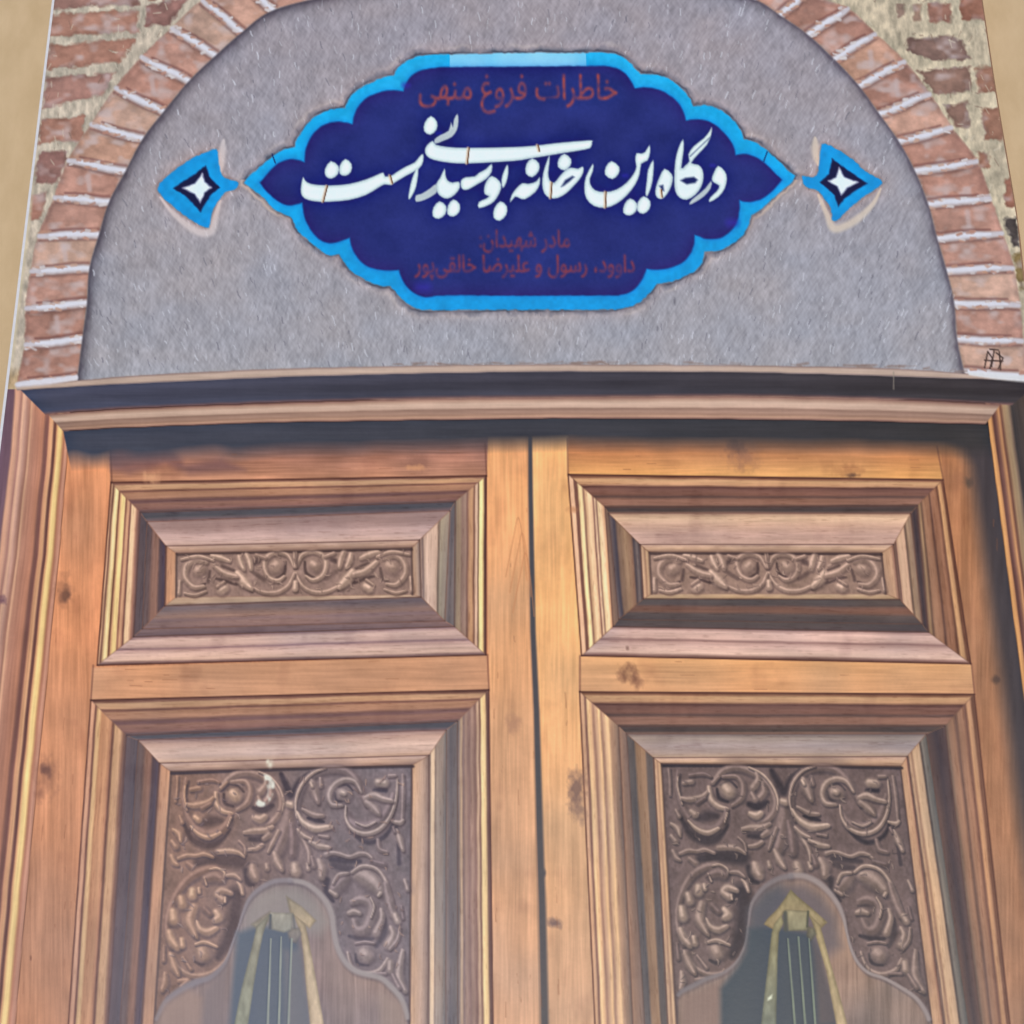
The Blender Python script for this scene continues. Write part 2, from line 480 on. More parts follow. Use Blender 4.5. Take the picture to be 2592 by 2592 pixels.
for (cx, cy, r) in [Cc([(1300, 1730)])[0] + (22,), Cc([(1180, 320)])[0] + (12,), D([(780, 950)])[0] + (9,), D([(1390, 880)])[0] + (8,), D([(1530, 1280)])[0] + (18,), Cc([(1410, 655)])[0] + (9,)]:
    sl2, q = tube([(cx - r * .4, cy), (cx + r * .4, cy)], r)
    put(sl2, np.clip(1 - q, 0, 1) * .6, col((64, 62, 168)))            # lighter blue flecks in the glaze
line(Cc([(245, 800), (268, 865)]), 1.6, (28, 60, 110), 0.9)
line(D([(1772, 785), (1748, 850)]), 1.6, (28, 60, 110), 0.9)

# small ornaments left and right of the plaque
def ornament(conv, blue_p, navy_p, star_p, halo_p, wear):
    oid = region('plaque_ornament'); sid = region('ornament_star')
    bp = smooth(conv(blue_p), 3)
    s_ = box(bp[:, 0].min() - 40, bp[:, 1].min() - 40, bp[:, 0].max() + 40, bp[:, 1].max() + 40)
    xx, yy = X[s_], Y[s_]
    dd = sdf(bp, s_) + 3 * vnoise(xx / 8, yy / 8, 90)
    put(s_, np.clip(1 - (dd + 6 * vnoise(xx / 13, yy / 13, 91)) / 8, 0, 1) * .5, col((120, 112, 118)))
    for h in halo_p:
        line(smooth(conv(h), 6, False), [2, 9, 10, 3], wear, 0.8, 1.0)
    put(s_, np.clip(0.5 - dd / 4, 0, 1), col((38, 150, 216)) * (1 + .1 * vnoise(xx / 14, yy / 14, 92))[..., None], oid)
    dn = sdf(conv(navy_p), s_) + 2 * vnoise(xx / 8, yy / 8, 93)
    put(s_, np.clip(0.5 - dn / 5, 0, 1), col((44, 48, 92)))
    ds = sdf(conv(star_p), s_) + 2 * vnoise(xx / 8, yy / 8, 94)
    put(s_, np.clip(0.5 - ds / 6, 0, 1), col((206, 224, 242)), sid)
ornament(A, [(745, 882), (790, 832), (870, 770), (950, 727), (1020, 706), (1032, 760), (1048, 828), (1080, 847), (1120, 858), (1118, 888), (1070, 905), (1038, 940), (1002, 1000), (985, 1075), (930, 1055), (860, 1010), (800, 960), (762, 922)],
         [(818, 890), (870, 852), (920, 822), (972, 780), (988, 832), (1038, 886), (1002, 912), (968, 960), (946, 1002), (910, 960), (868, 920)],
         [(860, 888), (920, 866), (955, 818), (966, 860), (998, 885), (966, 910), (945, 958), (920, 915)],
         [[(755, 930), (820, 1010), (900, 1075), (960, 1100), (1000, 1085), (1020, 1010), (1040, 950)], [(1035, 830), (1045, 750), (1055, 660)]], (202, 194, 198))
ornament(B, [(565, 832), (620, 836), (642, 800), (655, 682), (720, 700), (800, 750), (852, 800), (935, 852), (925, 882), (860, 922), (800, 972), (715, 1047), (697, 980), (640, 902), (580, 882)],
         [(648, 860), (690, 820), (705, 748), (760, 790), (820, 830), (872, 866), (800, 910), (762, 940), (735, 977), (715, 920)],
         [(688, 855), (725, 836), (738, 790), (762, 836), (828, 860), (775, 886), (748, 922), (730, 880)],
         [[(935, 890), (900, 960), (830, 1030), (760, 1070), (710, 1075), (680, 1010), (640, 920)], [(640, 780), (628, 720), (625, 650)]], (206, 194, 184))

# white title lettering, traced letter by letter
title_id = region('title_lettering')
WHITE = [
    Cc([(462, 962), (476, 985), (520, 1010), (640, 1020), (780, 1010), (900, 978), (980, 945), (1022, 930), (1036, 958), (1085, 948), (1110, 930), (1180, 888), (1240, 860), (1272, 822), (1300, 800), (1300, 852), (1270, 902), (1180, 952), (1100, 1000), (1075, 1016), (1030, 1012), (985, 1036), (900, 1086), (780, 1121), (640, 1133), (540, 1130), (472, 1110), (447, 1072), (449, 1015)]),
    Cc([(655, 850), (710, 885), (705, 940), (660, 972), (620, 955), (615, 905)]), Cc([(757, 835), (800, 870), (795, 925), (757, 952), (717, 938), (718, 880)]),
    Cc([(1262, 890), (1265, 940), (1250, 1030), (1226, 1085), (1203, 1117), (1198, 1095), (1213, 1010), (1235, 940)]),
    Cc([(1390, 1010), (1350, 1040), (1290, 1078), (1250, 1090), (1250, 1133), (1310, 1120), (1370, 1088), (1398, 1060)]),
    Cc([(1450, 903), (1456, 945), (1470, 983), (1505, 1000), (1550, 993), (1556, 1035), (1520, 1085), (1470, 1112), (1430, 1100), (1400, 1070), (1392, 1010), (1420, 965)]),
    Cc([(1565, 985), (1600, 962), (1660, 957), (1690, 932), (1740, 905), (1780, 868), (1778, 925), (1740, 975), (1680, 1010), (1620, 1045), (1585, 1050), (1565, 1030)]),
    Cc([(1415, 1130), (1462, 1165), (1455, 1220), (1410, 1252), (1368, 1235), (1372, 1175)]), Cc([(1512, 1117), (1555, 1150), (1552, 1205), (1510, 1237), (1470, 1220), (1474, 1160)]),
    Cc([(1780, 953), (1835, 990), (1845, 1040), (1812, 1110), (1770, 1150), (1690, 1178), (1690, 1136), (1740, 1112), (1758, 1094), (1730, 1080), (1727, 1035), (1745, 985)]),
    Cc([(1890, 873), (1895, 930), (1880, 1000), (1855, 1038), (1848, 980), (1865, 920)]),
    Cc([(1840, 1130), (1885, 1165), (1880, 1225), (1835, 1266), (1793, 1245), (1797, 1180)]),
    Cc([(1355, 535), (1397, 575), (1393, 630), (1350, 665), (1307, 640), (1312, 580)]),
    Cc([(1540, 520), (1546, 570), (1536, 630), (1500, 680), (1440, 708), (1385, 728), (1380, 698), (1420, 668), (1478, 638), (1496, 580), (1508, 612), (1516, 560)]),
    Cc([(1368, 708), (1390, 735), (1480, 752), (1620, 757), (1932, 752)]) + D([(170, 740), (300, 724), (530, 705), (548, 716), (540, 750), (500, 768), (300, 801), (100, 834), (0, 848)]) + Cc([(1620, 866), (1480, 860), (1372, 840), (1325, 813), (1313, 775), (1328, 738)]),
    D([(130, 830), (178, 865), (175, 920), (130, 962), (85, 935), (90, 870)]),
    D([(-25, 1138), (-12, 1085), (20, 1040), (60, 1005), (100, 1008), (140, 1000), (165, 985), (183, 962), (182, 1010), (152, 1065), (80, 1115), (40, 1108), (10, 1098)]),
    D([(250, 808), (250, 860), (242, 930), (252, 983), (285, 1000), (320, 958), (360, 915), (400, 895), (450, 903), (485, 888), (486, 930), (460, 977), (420, 1022), (370, 1072), (310, 1106), (255, 1108), (215, 1075), (200, 1010), (208, 930), (230, 860)]),
    D([(355, 798), (402, 835), (395, 885), (355, 915), (310, 890), (315, 835)]),
    D([(555, 868), (553, 920), (533, 970), (537, 1012), (570, 1053), (640, 1066), (720, 1048), (790, 1000), (838, 940), (858, 890), (850, 840), (860, 795), (890, 797), (920, 785), (950, 738), (953, 790), (935, 845), (892, 868), (880, 940), (850, 1012), (790, 1090), (720, 1146), (640, 1176), (560, 1162), (508, 1110), (495, 1040), (505, 960)]),
    D([(685, 850), (738, 890), (732, 940), (690, 975), (640, 945), (645, 890)]),
    D([(815, 1110), (862, 1145), (855, 1200), (810, 1230), (767, 1210), (775, 1150)]), D([(910, 1095), (955, 1130), (948, 1185), (905, 1218), (864, 1195), (869, 1135)]),
    D([(975, 843), (978, 900), (970, 990), (950, 1060), (930, 1097), (922, 1070), (932, 980), (940, 910)]),
    D([(1055, 903), (1105, 940), (1112, 985), (1090, 1050), (1050, 1105), (1015, 1112), (992, 1085), (995, 1030), (1020, 960)]),
    D([(1185, 698), (1187, 780), (1172, 898), (1200, 880), (1228, 850), (1222, 802), (1260, 745), (1330, 690), (1370, 640), (1385, 613), (1380, 665), (1350, 735), (1290, 800), (1242, 862), (1290, 875), (1320, 910), (1326, 970), (1310, 1030), (1270, 1085), (1210, 1119), (1160, 1105), (1130, 1060), (1122, 980), (1130, 850), (1152, 760)]),
    D([(1382, 988), (1376, 1040), (1330, 1095), (1270, 1135), (1228, 1153), (1245, 1120), (1290, 1083), (1340, 1040)]),
    D([(1430, 883), (1475, 920), (1490, 970), (1475, 1040), (1430, 1100), (1368, 1135), (1375, 1103), (1420, 1060), (1437, 1022), (1400, 1000), (1385, 975), (1400, 930)]),
]
THIN = {4, 13, 26}
for k, p in enumerate(WHITE):
    q = smooth(p, 2)
    s_, m = polymask(q, 1.7)
    dd = sdf(q, s_)
    sh = np.clip(-dd / 9, 0, 1)[..., None]
    c = (col((176, 194, 206)) * (1 - sh) + col((216, 231, 239)) * sh) if k not in THIN else col((172, 184, 198))
    put(s_, m, np.broadcast_to(c, m.shape + (3,)), title_id)
for h in [D([(332, 1030), (360, 982), (410, 953), (426, 960), (392, 992), (352, 1022)]), D([(1018, 1022), (1045, 1015), (1052, 1060), (1034, 1052)]),
          D([(1165, 985), (1200, 966), (1260, 960), (1287, 980), (1270, 1002), (1210, 1012)])]:
    fill(h, (62, 72, 118), 3)
line(D([(1235, 815), (1300, 752), (1372, 684)]), 2.2, (110, 124, 160), 0.8, 1.0)
for s in [Cc([(632, 1022), (604, 1133)]), Cc([(1072, 950), (1086, 1004)]), Cc([(1622, 757), (1610, 866)]), D([(172, 738), (182, 780)]), D([(268, 1000), (262, 1108)]), D([(646, 1064), (644, 1174)]), D([(1034, 1050), (1040, 1100)])]:
    line([(s[0][0] - 3, s[0][1]), (s[1][0] - 3, s[1][1])], 3.2, (206, 184, 168), 0.7, 1.0)
    line(s, 1.9, (112, 84, 72), 0.9, 0.8)

# red lettering set in a plain Arabic type
FORMS = {'ا': '\uFE8D\uFE8E', 'ب': '\uFE8F\uFE90\uFE91\uFE92', 'پ': '\uFB56\uFB57\uFB58\uFB59', 'ت': '\uFE95\uFE96\uFE97\uFE98', 'خ': '\uFEA5\uFEA6\uFEA7\uFEA8',
         'د': '\uFEA9\uFEAA', 'ر': '\uFEAD\uFEAE', 'س': '\uFEB1\uFEB2\uFEB3\uFEB4', 'ش': '\uFEB5\uFEB6\uFEB7\uFEB8', 'ض': '\uFEBD\uFEBE\uFEBF\uFEC0',
         'ط': '\uFEC1\uFEC2\uFEC3\uFEC4', 'ع': '\uFEC9\uFECA\uFECB\uFECC', 'غ': '\uFECD\uFECE\uFECF\uFED0', 'ف': '\uFED1\uFED2\uFED3\uFED4', 'ق': '\uFED5\uFED6\uFED7\uFED8',
         'ل': '\uFEDD\uFEDE\uFEDF\uFEE0', 'م': '\uFEE1\uFEE2\uFEE3\uFEE4', 'ن': '\uFEE5\uFEE6\uFEE7\uFEE8', 'ه': '\uFEE9\uFEEA\uFEEB\uFEEC', 'و': '\uFEED\uFEEE', 'ی': '\uFBFC\uFBFD\uFBFE\uFBFF'}
def shaped(s):
    out = []
    for k, ch in enumerate(s):
        if ch not in FORMS:
            out.append({'|': ''}.get(ch, ch)); continue
        f = FORMS[ch]
        prev = k > 0 and s[k - 1] in FORMS and len(FORMS[s[k - 1]]) == 4
        nxt = k + 1 < len(s) and s[k + 1] in FORMS and len(f) == 4
        out.append(f[3] if prev and nxt else f[1] if prev else f[2] if nxt else f[0])
    return ''.join(out[::-1])
def typeset(text, x0, x1, ytop, ybot, c, a, rid, fade=0.0):
    cu = bpy.data.curves.new('type', 'FONT'); cu.body = shaped(text); cu.resolution_u = 2
    ob = bpy.data.objects.new('type', cu); scene.collection.objects.link(ob)
    me = ob.evaluated_get(bpy.context.evaluated_depsgraph_get()).to_mesh()
    v = np.array([w.co[:2] for w in me.vertices]); faces = [list(p.vertices) for p in me.polygons]
    bpy.data.objects.remove(ob); bpy.data.curves.remove(cu)
    lo, hi = v.min(0), v.max(0)
    px = x0 + (v[:, 0] - lo[0]) / (hi[0] - lo[0]) * (x1 - x0)
    py = ybot - (v[:, 1] - lo[1]) / (hi[1] - lo[1]) * (ybot - ytop)
    s_ = box(x0 - 10, ytop - 10, x1 + 10, ybot + 10)
    m = np.zeros(X[s_].shape, np.float32)
    for f in faces:
        q = np.stack([px[f], py[f]], 1)
        t = box(q[:, 0].min() - 3, q[:, 1].min() - 3, q[:, 0].max() + 3, q[:, 1].max() + 3)
        if t is None: continue
        mm = np.clip(0.5 - (sdf(q, t) - 0.3) / 2.6, 0, 1)
        r0, c0 = t[0].start - s_[0].start, t[1].start - s_[1].start
        r1, c1 = r0 + mm.shape[0], c0 + mm.shape[1]
        if r0 < 0 or c0 < 0 or r1 > m.shape[0] or c1 > m.shape[1]: continue
        m[r0:r1, c0:c1] = np.maximum(m[r0:r1, c0:c1], mm)
    ids[s_][m > 0.45] = rid
    m = blur(m, 1.0)
    worn = np.clip(0.85 + 0.9 * vnoise(X[s_] / 16, Y[s_] / 12, int(x0)), 0.35, 1)
    put(s_, np.clip(m * 1.15, 0, 1) * a * worn, col(c))
typeset('خاطرات فروغ منهی', 1060, 1562, 188, 288, (164, 82, 82), 0.9, region('author_lettering'))
ded = region('dedication_lettering')
typeset('مادر شهیدان:', 1214, 1442, 582, 640, (146, 70, 78), 0.85, ded)
typeset('داوود، رسول و علیرضا خالقی|پور', 1050, 1606, 645, 708, (150, 70, 78), 0.88, ded)
# mason's scribble on the lowest brick of the arch
for s in [[(1440, 1660), (1425, 1735)], [(1440, 1660), (1462, 1690), (1450, 1740)], [(1470, 1655), (1458, 1730)], [(1480, 1665), (1512, 1690), (1490, 1740)], [(1425, 1700), (1510, 1705)], [(1495, 1660), (1500, 1745)], [(1450, 1648), (1490, 1652)]]:
    line(B(s), 2.0, (84, 70, 68), 0.8, 0.9)
# ------------------------------------------------------------------ printed door frame, lintel and doors
def prof(stops, t):
    ts = np.array([s[0] for s in stops]); cs = np.array([s[1] for s in stops], float) / 255.0
    return np.stack([np.interp(t, ts, cs[:, k]) for k in range(3)], -1).astype(np.float32)

def grain(u, v, seed, a=0.10):
    """wood figure: u along the grain, v across, in survey units"""
    w = v + 5 * vnoise(u / 160, v / 40, seed + 9)
    g = 0.7 * vnoise(u / 130, w / 5.0, seed) + 0.55 * vnoise(u / 60, w / 2.6, seed + 1) + 0.9 * vnoise(u / 220, w / 22, seed + 2) + 0.5 * fbm(u / 70, v / 50, seed + 3, 2)
    return 1 + a * g

def shift(c, sl, seed, a=0.05):
    """slow drift of hue along the wood"""
    n = fbm(X[sl] / 190, Y[sl] / 190, seed, 2)[..., None]
    st = np.clip(fbm(X[sl] / 55, Y[sl] / 85, seed + 70, 3) * 1.6 - .35, 0, 1)[..., None]
    c = c * (1 - st * np.array((.07, .085, .075), np.float32))
    return c * (1 + a * n * np.array((1.0, 0.6, 0.1), np.float32) * 1.6)

def strip(o0, o1, i0, i1, stops, seed, rid=None, a=0.10, wob=0.02, soft=1.6):
    """trapezoid between an outer edge o0-o1 and an inner edge i0-i1, coloured across its width"""
    q = [o0, o1, i1, i0]
    sl, m = polymask(q, soft)
    if sl is None: return
    x, y = X[sl], Y[sl]
    def dist(p, r):
        ex, ey = r[0] - p[0], r[1] - p[1]; L = math.hypot(ex, ey)
        return ((x - p[0]) * ey - (y - p[1]) * ex) / L
    do, di = dist(o0, o1), dist(i0, i1)
    den = do - di
    den = np.where(np.abs(den) < 1e-3, 1e-3, den)
    t = do / den
    ex, ey = o1[0] - o0[0], o1[1] - o0[1]; L = math.hypot(ex, ey)
    u = ((x - o0[0]) * ex + (y - o0[1]) * ey) / L
    t = np.clip(t + wob * (vnoise(u / 90, t * 2, seed + 31) + 0.25 * vnoise(u / 22, t * 4, seed + 32)), 0, 1)
    wd = float(np.abs(np.median(den)))
    c = prof(stops, t) * grain(u, t * wd, seed, a)[..., None]
    wear = np.clip(vnoise(u / 45, t * wd / 2.2, seed + 61) + .7 * vnoise(u / 14, t * wd / 2.0, seed + 62) - .22, 0, 1)[..., None]
    c = c * (1 - .22 * wear * np.array((.8, 1.0, 1.05), np.float32))
    put(sl, m, shift(c, sl, seed + 40), rid)

def ring(O, I, sides, seed, rid=None, a=0.10, wob=0.02, lines=(110, 90, 95)):
    """mitred moulding between two quads (TL, TR, BR, BL); sides = top, right, bottom, left stops"""
    for k in range(4):
        if sides[k] is None: continue
        strip(O[k], O[(k + 1) % 4], I[k], I[(k + 1) % 4], sides[k], seed + 50 * k, rid, a, wob)
    if lines:
        for k in range(4):
            line([O[k], I[k]], 1.5, lines, 0.28, 1.3)

def flat(poly, c0, c1, vertical, seed, rid=None, a=0.12, y0=0, y1=1, soft=2.0):
    """plain board: colour c0 at row y0 to c1 at row y1"""
    sl, m = polymask(poly, soft)
    if sl is None: return
    x, y = X[sl], Y[sl]
    g = np.clip((y - y0) / (y1 - y0), 0, 1)[..., None]
    c = col(c0) * (1 - g) + col(c1) * g
    w = grain(y, x, seed, a) if vertical else grain(x, y, seed, a)
    put(sl, m, shift(c * w[..., None], sl, seed + 5, 0.06), rid)

def shade(poly, c, a, soft):
    """broad soft tone, painted shade as well as stain, in the printed photograph"""
    sl, m = polymask(poly, soft, soft)
    if sl is None: return
    m = m * m * (3 - 2 * m)
    put(sl, m * a, col(c))

def knot(cx, cy, rx, ry, c, a, seed, ang=0.0):
    sl = box(cx - rx * 2.5, cy - ry * 2.5, cx + rx * 2.5, cy + ry * 2.5)
    if sl is None: return
    dx, dy = X[sl] - cx, Y[sl] - cy
    u = (dx * math.cos(ang) + dy * math.sin(ang)) / rx; v = (-dx * math.sin(ang) + dy * math.cos(ang)) / ry
    r = np.sqrt(u * u + v * v) + 0.7 * vnoise(dx / 9, dy / 14, seed) + .3 * vnoise(dx / 4, dy / 5, seed + 1)
    put(sl, np.clip(1.25 - r, 0, 1) * a, col(c))

# lintel: curved bands
BX = [0, 47, 196, 362, 700, 1062, 1400, 1892, 2254, 2430, 2592, 2800]
BANDS = [
    [982, 977, 963, 949, 933, 925, 922, 925, 931, 944, 957, 975],
    [992, 987, 978, 969, 954, 945, 940, 942, 952, 958, 963, 972],
    [1062, 1056, 1042, 1032, 1020, 1009, 1006, 1002, 1010, 1018, 1028, 1040],
    [1103, 1099, 1088, 1081, 1069, 1064, 1059, 1062, 1068, 1073, 1078, 1086],
    [1172, 1166, 1150, 1143, 1128, 1119, 1110, 1115, 1119, 1126, 1134, 1144],
]
BANDF = [np.array(b, float) for b in BANDS]
def band(k, x): 
    p = np.interp(x, BX, BANDF[k])
    return (np.interp(x - 60, BX, BANDF[k]) + p + np.interp(x + 60, BX, BANDF[k])) / 3

jl_id = region('door_jamb'); jr_id = region('door_jamb'); dl_id = region('carved_door'); dr_id = region('carved_door')
lintel_id = region('lintel')
YB = float(rows[-1]) + 40
def xe_l(y): return np.interp(y, [1000, 1132, 1299, 1407, 1600, 1800, 1954, 2161, 2368, 2592, 3600], [180, 172, 158, 150, 130, 111, 96, 77, 58, 39, -47])
def xe_r(y): return 2501 + (y - 1074) * 0.131
low = box(-400, 975, 3300, YB)
x, y = X[low], Y[low]
# left jamb: vertical mouldings, position measured from the inner edge
sc = np.interp(y, [1150, 1600, 2592], [1.0, 1.12, 1.25])
u = (xe_l(y) - x) / sc + 1.5 * vnoise(y / 70, x / 90, 400)
JLP = [(-4, (150, 104, 88)), (0, (188, 142, 128)), (6, (206, 160, 146)), (12, (186, 138, 122)), (15, (202, 160, 130)), (19, (238, 210, 162)), (26, (240, 212, 166)), (31, (206, 160, 134)), (34, (126, 94, 92)), (38, (132, 100, 98)),
       (42, (214, 172, 146)), (49, (206, 160, 138)), (54, (140, 104, 104)), (60, (142, 108, 106)), (66, (190, 142, 128)), (82, (184, 140, 130)), (94, (190, 148, 138)), (99, (216, 176, 160)), (103, (170, 132, 126)), (112, (196, 160, 156)), (120, (214, 178, 166)), (125, (168, 132, 132)),
       (132, (200, 162, 154)), (140, (206, 166, 154)), (146, (126, 104, 122)), (170, (118, 98, 120)), (260, (124, 104, 122))]
c = prof(JLP, u) * grain(y, u * 1.3, 410, 0.10)[..., None]
m = np.clip((xe_l(y) - x) / 3 + 0.5, 0, 1) * (y > 985)
put(low, m.astype(np.float32), c, jl_id)
# right jamb
u = (x - xe_r(y)) + 1.5 * vnoise(y / 70, x / 90, 420)
JRP = [(-4, (88, 78, 84)), (0, (170, 130, 100)), (5, (208, 164, 124)), (11, (198, 152, 120)), (15, (112, 84, 84)), (22, (134, 102, 100)), (26, (160, 124, 108)), (31, (192, 150, 122)), (37, (120, 90, 86)), (44, (166, 142, 124)), (54, (164, 146, 130)), (60, (132, 116, 112)), (66, (84, 80, 86)), (100, (92, 84, 86)), (300, (96, 86, 86))]
c = prof(JRP, u) * grain(y, u * 1.3, 430, 0.10)[..., None]
m = np.clip((x - xe_r(y)) / 3 + 0.5, 0, 1) * (y > 1000)
put(low, m.astype(np.float32), c, jr_id)

# gap line between the doors
GY = [1100, 1125, 1600, 1799, 2110, 2592, 3600]; GX = [1342, 1342, 1349, 1358, 1367, 1378, 1402]
def gx(y): return np.interp(y, GY, GX)
# left door boards -------------------------------------------------
m = (np.clip((x - xe_l(y)) / 3 + .5, 0, 1) * np.clip((gx(y) - x) / 3 + .5, 0, 1) * (y > 1105)).astype(np.float32)
g = np.clip((y - 1150) / 1400, 0, 1)[..., None]
c = (col((222, 162, 132)) * (1 - g) + col((206, 154, 130)) * g)
put(low, m, shift(c * grain(y, x, 440, 0.13)[..., None], low, 441, .07), dl_id)
m = (np.clip((x - gx(y)) / 3 + .5, 0, 1) * np.clip((xe_r(y) - x) / 3 + .5, 0, 1) * (y > 1105)).astype(np.float32)
c = (col((188, 138, 110)) * (1 - g) + col((170, 134, 118)) * g)
put(low, m, shift(c * grain(y, x, 450, 0.13)[..., None], low, 451, .07), dr_id)

LU = dict(O=[(281, 1221), (1231, 1204), (1230, 1658), (246, 1684)],
          P=[(355, 1297), (1152, 1270), (1150, 1586), (338, 1612)],
          Q=[(372, 1321), (1139, 1293), (1126, 1572), (360, 1592)],
          R=[(420, 1382), (1062, 1367), (1066, 1511), (417, 1534)],
          T=[(447, 1402), (1042, 1388), (1044, 1505), (446, 1511)])
RU = dict(O=[(1438, 1201), (2387, 1214), (2457, 1680), (1472, 1660)],
          P=[(1532, 1284), (2322, 1280), (2350, 1600), (1552, 1586)],
          Q=[(1540, 1299), (2305, 1300), (2334, 1580), (1566, 1568)],
          R=[(1620, 1378), (2262, 1378), (2278, 1518), (1628, 1516)],
          T=[(1644, 1399), (2231, 1401), (2242, 1503), (1650, 1503)])
def ext(p, q, yb):
    """continue the line p-q down to row yb"""
    t = (yb - p[1]) / (q[1] - p[1]); return (p[0] + (q[0] - p[0]) * t, yb)
B0, B1, B2, B3, B4 = YB - 120, YB - 200, YB - 222, YB - 290, YB - 310
LL = dict(O=[(230, 1772), (1237, 1746), ext((1237, 1746), (1248, 2592), B0), ext((230, 1772), (173, 2592), B0)],
          P=[(320, 1862), (1158, 1826), ext((1158, 1826), (1159, 2592), B1), ext((320, 1862), (274, 2592), B1)],
          Q=[(350, 1874), (1130, 1848), ext((1130, 1848), (1128, 2592), B2), ext((350, 1874), (304, 2592), B2)],
          R=[(404, 1932), (1086, 1912), ext((1086, 1912), (1084, 2592), B3), ext((404, 1932), (358, 2592), B3)],
          T=[(433, 1954), (1042, 1938), ext((1042, 1938), (1036, 2592), B4), ext((433, 1954), (390, 2592), B4)])
RL = dict(O=[(1467, 1751), (2466, 1757), ext((2466, 1757), (2556, 2592), B0), ext((1467, 1751), (1506, 2592), B0)],
          P=[(1566, 1838), (2392, 1838), ext((2392, 1838), (2482, 2592), B1), ext((1566, 1838), (1602, 2592), B1)],
          Q=[(1586, 1858), (2345, 1858), ext((2345, 1858), (2452, 2592), B2), ext((1586, 1858), (1632, 2592), B2)],
          R=[(1654, 1918), (2296, 1915), ext((2296, 1915), (2389, 2592), B3), ext((1654, 1918), (1690, 2592), B3)],
          T=[(1675, 1934), (2279, 1942), ext((2279, 1942), (2357, 2580), B4), ext((1675, 1934), (1713, 2592), B4)])
# stiles next to the gap, and rails
def side(p, q, y): return p[0] + (q[0] - p[0]) * (y - p[1]) / (q[1] - p[1])
flat([(1232, 1100), (1342, 1100), (1349, 1600), (1367, 2110), (1378, 2592), (1402, YB), (1250, YB), (1236, 1700)], (228, 178, 142), (212, 174, 154), True, 460, dl_id, 0.11, 1250, 2500)
flat([(1343, 1100), (1448, 1100), (1438, 1200), (1472, 1660), (1506, 2592), (1560, YB), (1402, YB), (1379, 2592), (1368, 2110), (1350, 1600)], (240, 192, 148), (214, 176, 154), True, 470, dr_id, 0.10, 1500, 2500)
flat([(276, 1100), (1236, 1090), (1232, 1206), (279, 1224)], (168, 124, 118), (192, 146, 128), False, 480, dl_id, 0.17, 1125, 1215)
flat([(1438, 1095), (2376, 1095), (2388, 1216), (1438, 1203)], (190, 136, 108), (222, 172, 126), False, 490, dr_id, 0.12, 1130, 1200)
flat([(232, 1690), (1233, 1657), (1238, 1750), (228, 1776)], (212, 166, 142), (208, 162, 138), False, 500, dl_id, 0.09, 1660, 1770)
flat([(1466, 1660), (2460, 1682), (2467, 1760), (1464, 1753)], (230, 182, 144), (214, 168, 138), False, 510, dr_id, 0.09, 1660, 1770)
for p, q in [((280, 1140), (283, 1224)), ((1228, 1120), (1232, 1206)), ((1436, 1110), (1438, 1205)), ((2372, 1130), (2388, 1216)), ((236, 1684), (230, 1774)), ((1234, 1657), (1238, 1748)), ((1468, 1660), (1468, 1752)), ((2459, 1680), (2467, 1758))]:
    line([p, q], 2.2, (128, 92, 86), 0.55, 1.3)

G = (102, 104, 124)
TOPL = [(0, (120, 92, 92)), (.06, (140, 108, 104)), (.12, (196, 162, 142)), (.24, (194, 158, 138)), (.30, (130, 100, 100)), (.36, (176, 140, 126)), (.52, (178, 142, 130)), (.60, (132, 108, 114)), (.66, (128, 106, 118)), (.74, (152, 124, 124)), (.90, (142, 116, 122)), (1, (104, 98, 116))]
TOPR = [(0, (120, 90, 84)), (.06, (150, 112, 98)), (.14, (208, 170, 142)), (.28, (200, 160, 136)), (.36, (116, 90, 92)), (.44, (134, 106, 106)), (.60, (138, 108, 106)), (.68, (108, 92, 98)), (.76, (148, 118, 114)), (.92, (152, 122, 118)), (1, (104, 92, 98))]
LEFTL = [(0, (176, 134, 120)), (.04, (210, 172, 150)), (.09, (130, 100, 98)), (.14, (214, 184, 154)), (.19, (244, 226, 190)), (.25, (240, 214, 174)), (.30, (130, 96, 90)), (.35, (216, 176, 148)), (.41, (246, 222, 174)), (.49, (242, 216, 172)), (.53, (160, 120, 112)), (.60, (222, 182, 158)), (.65, (200, 158, 142)), (.69, (132, 102, 102)), (.74, (236, 208, 184)), (.83, (238, 208, 186)), (.90, (184, 146, 138)), (1, (122, 106, 118))]
RIGHTL = [(0, (126, 100, 98)), (.05, (134, 104, 100)), (.10, (232, 204, 160)), (.15, (255, 240, 192)), (.21, (250, 232, 186)), (.25, (134, 108, 102)), (.29, (228, 202, 190)), (.34, (216, 186, 172)), (.38, (142, 112, 106)), (.45, (208, 168, 142)), (.54, (198, 160, 138)), (.60, (142, 116, 116)), (.66, (170, 150, 150)), (.76, (150, 132, 134)), (.84, (166, 152, 146)), (.93, (156, 144, 140)), (1, (124, 122, 136))]
BOTL = [(0, (140, 118, 126)), (.06, (152, 130, 138)), (.14, (214, 192, 194)), (.36, (212, 192, 200)), (.48, (196, 174, 186)), (.54, (156, 138, 156)), (.62, (196, 178, 190)), (.84, (206, 190, 202)), (.93, (170, 152, 168)), (1, (128, 116, 134))]
LEFTR = [(0, (220, 176, 146)), (.06, (238, 200, 178)), (.12, (238, 198, 174)), (.16, (140, 108, 104)), (.22, (140, 108, 102)), (.27, (250, 222, 186)), (.34, (252, 226, 190)), (.40, (150, 120, 114)), (.44, (206, 172, 150)), (.53, (252, 222, 194)), (.62, (238, 204, 180)), (.66, (150, 118, 116)), (.71, (244, 216, 196)), (.75, (160, 130, 126)), (.80, (236, 214, 186)), (.88, (242, 216, 192)), (.95, (216, 176, 152)), (1, (170, 142, 136))]
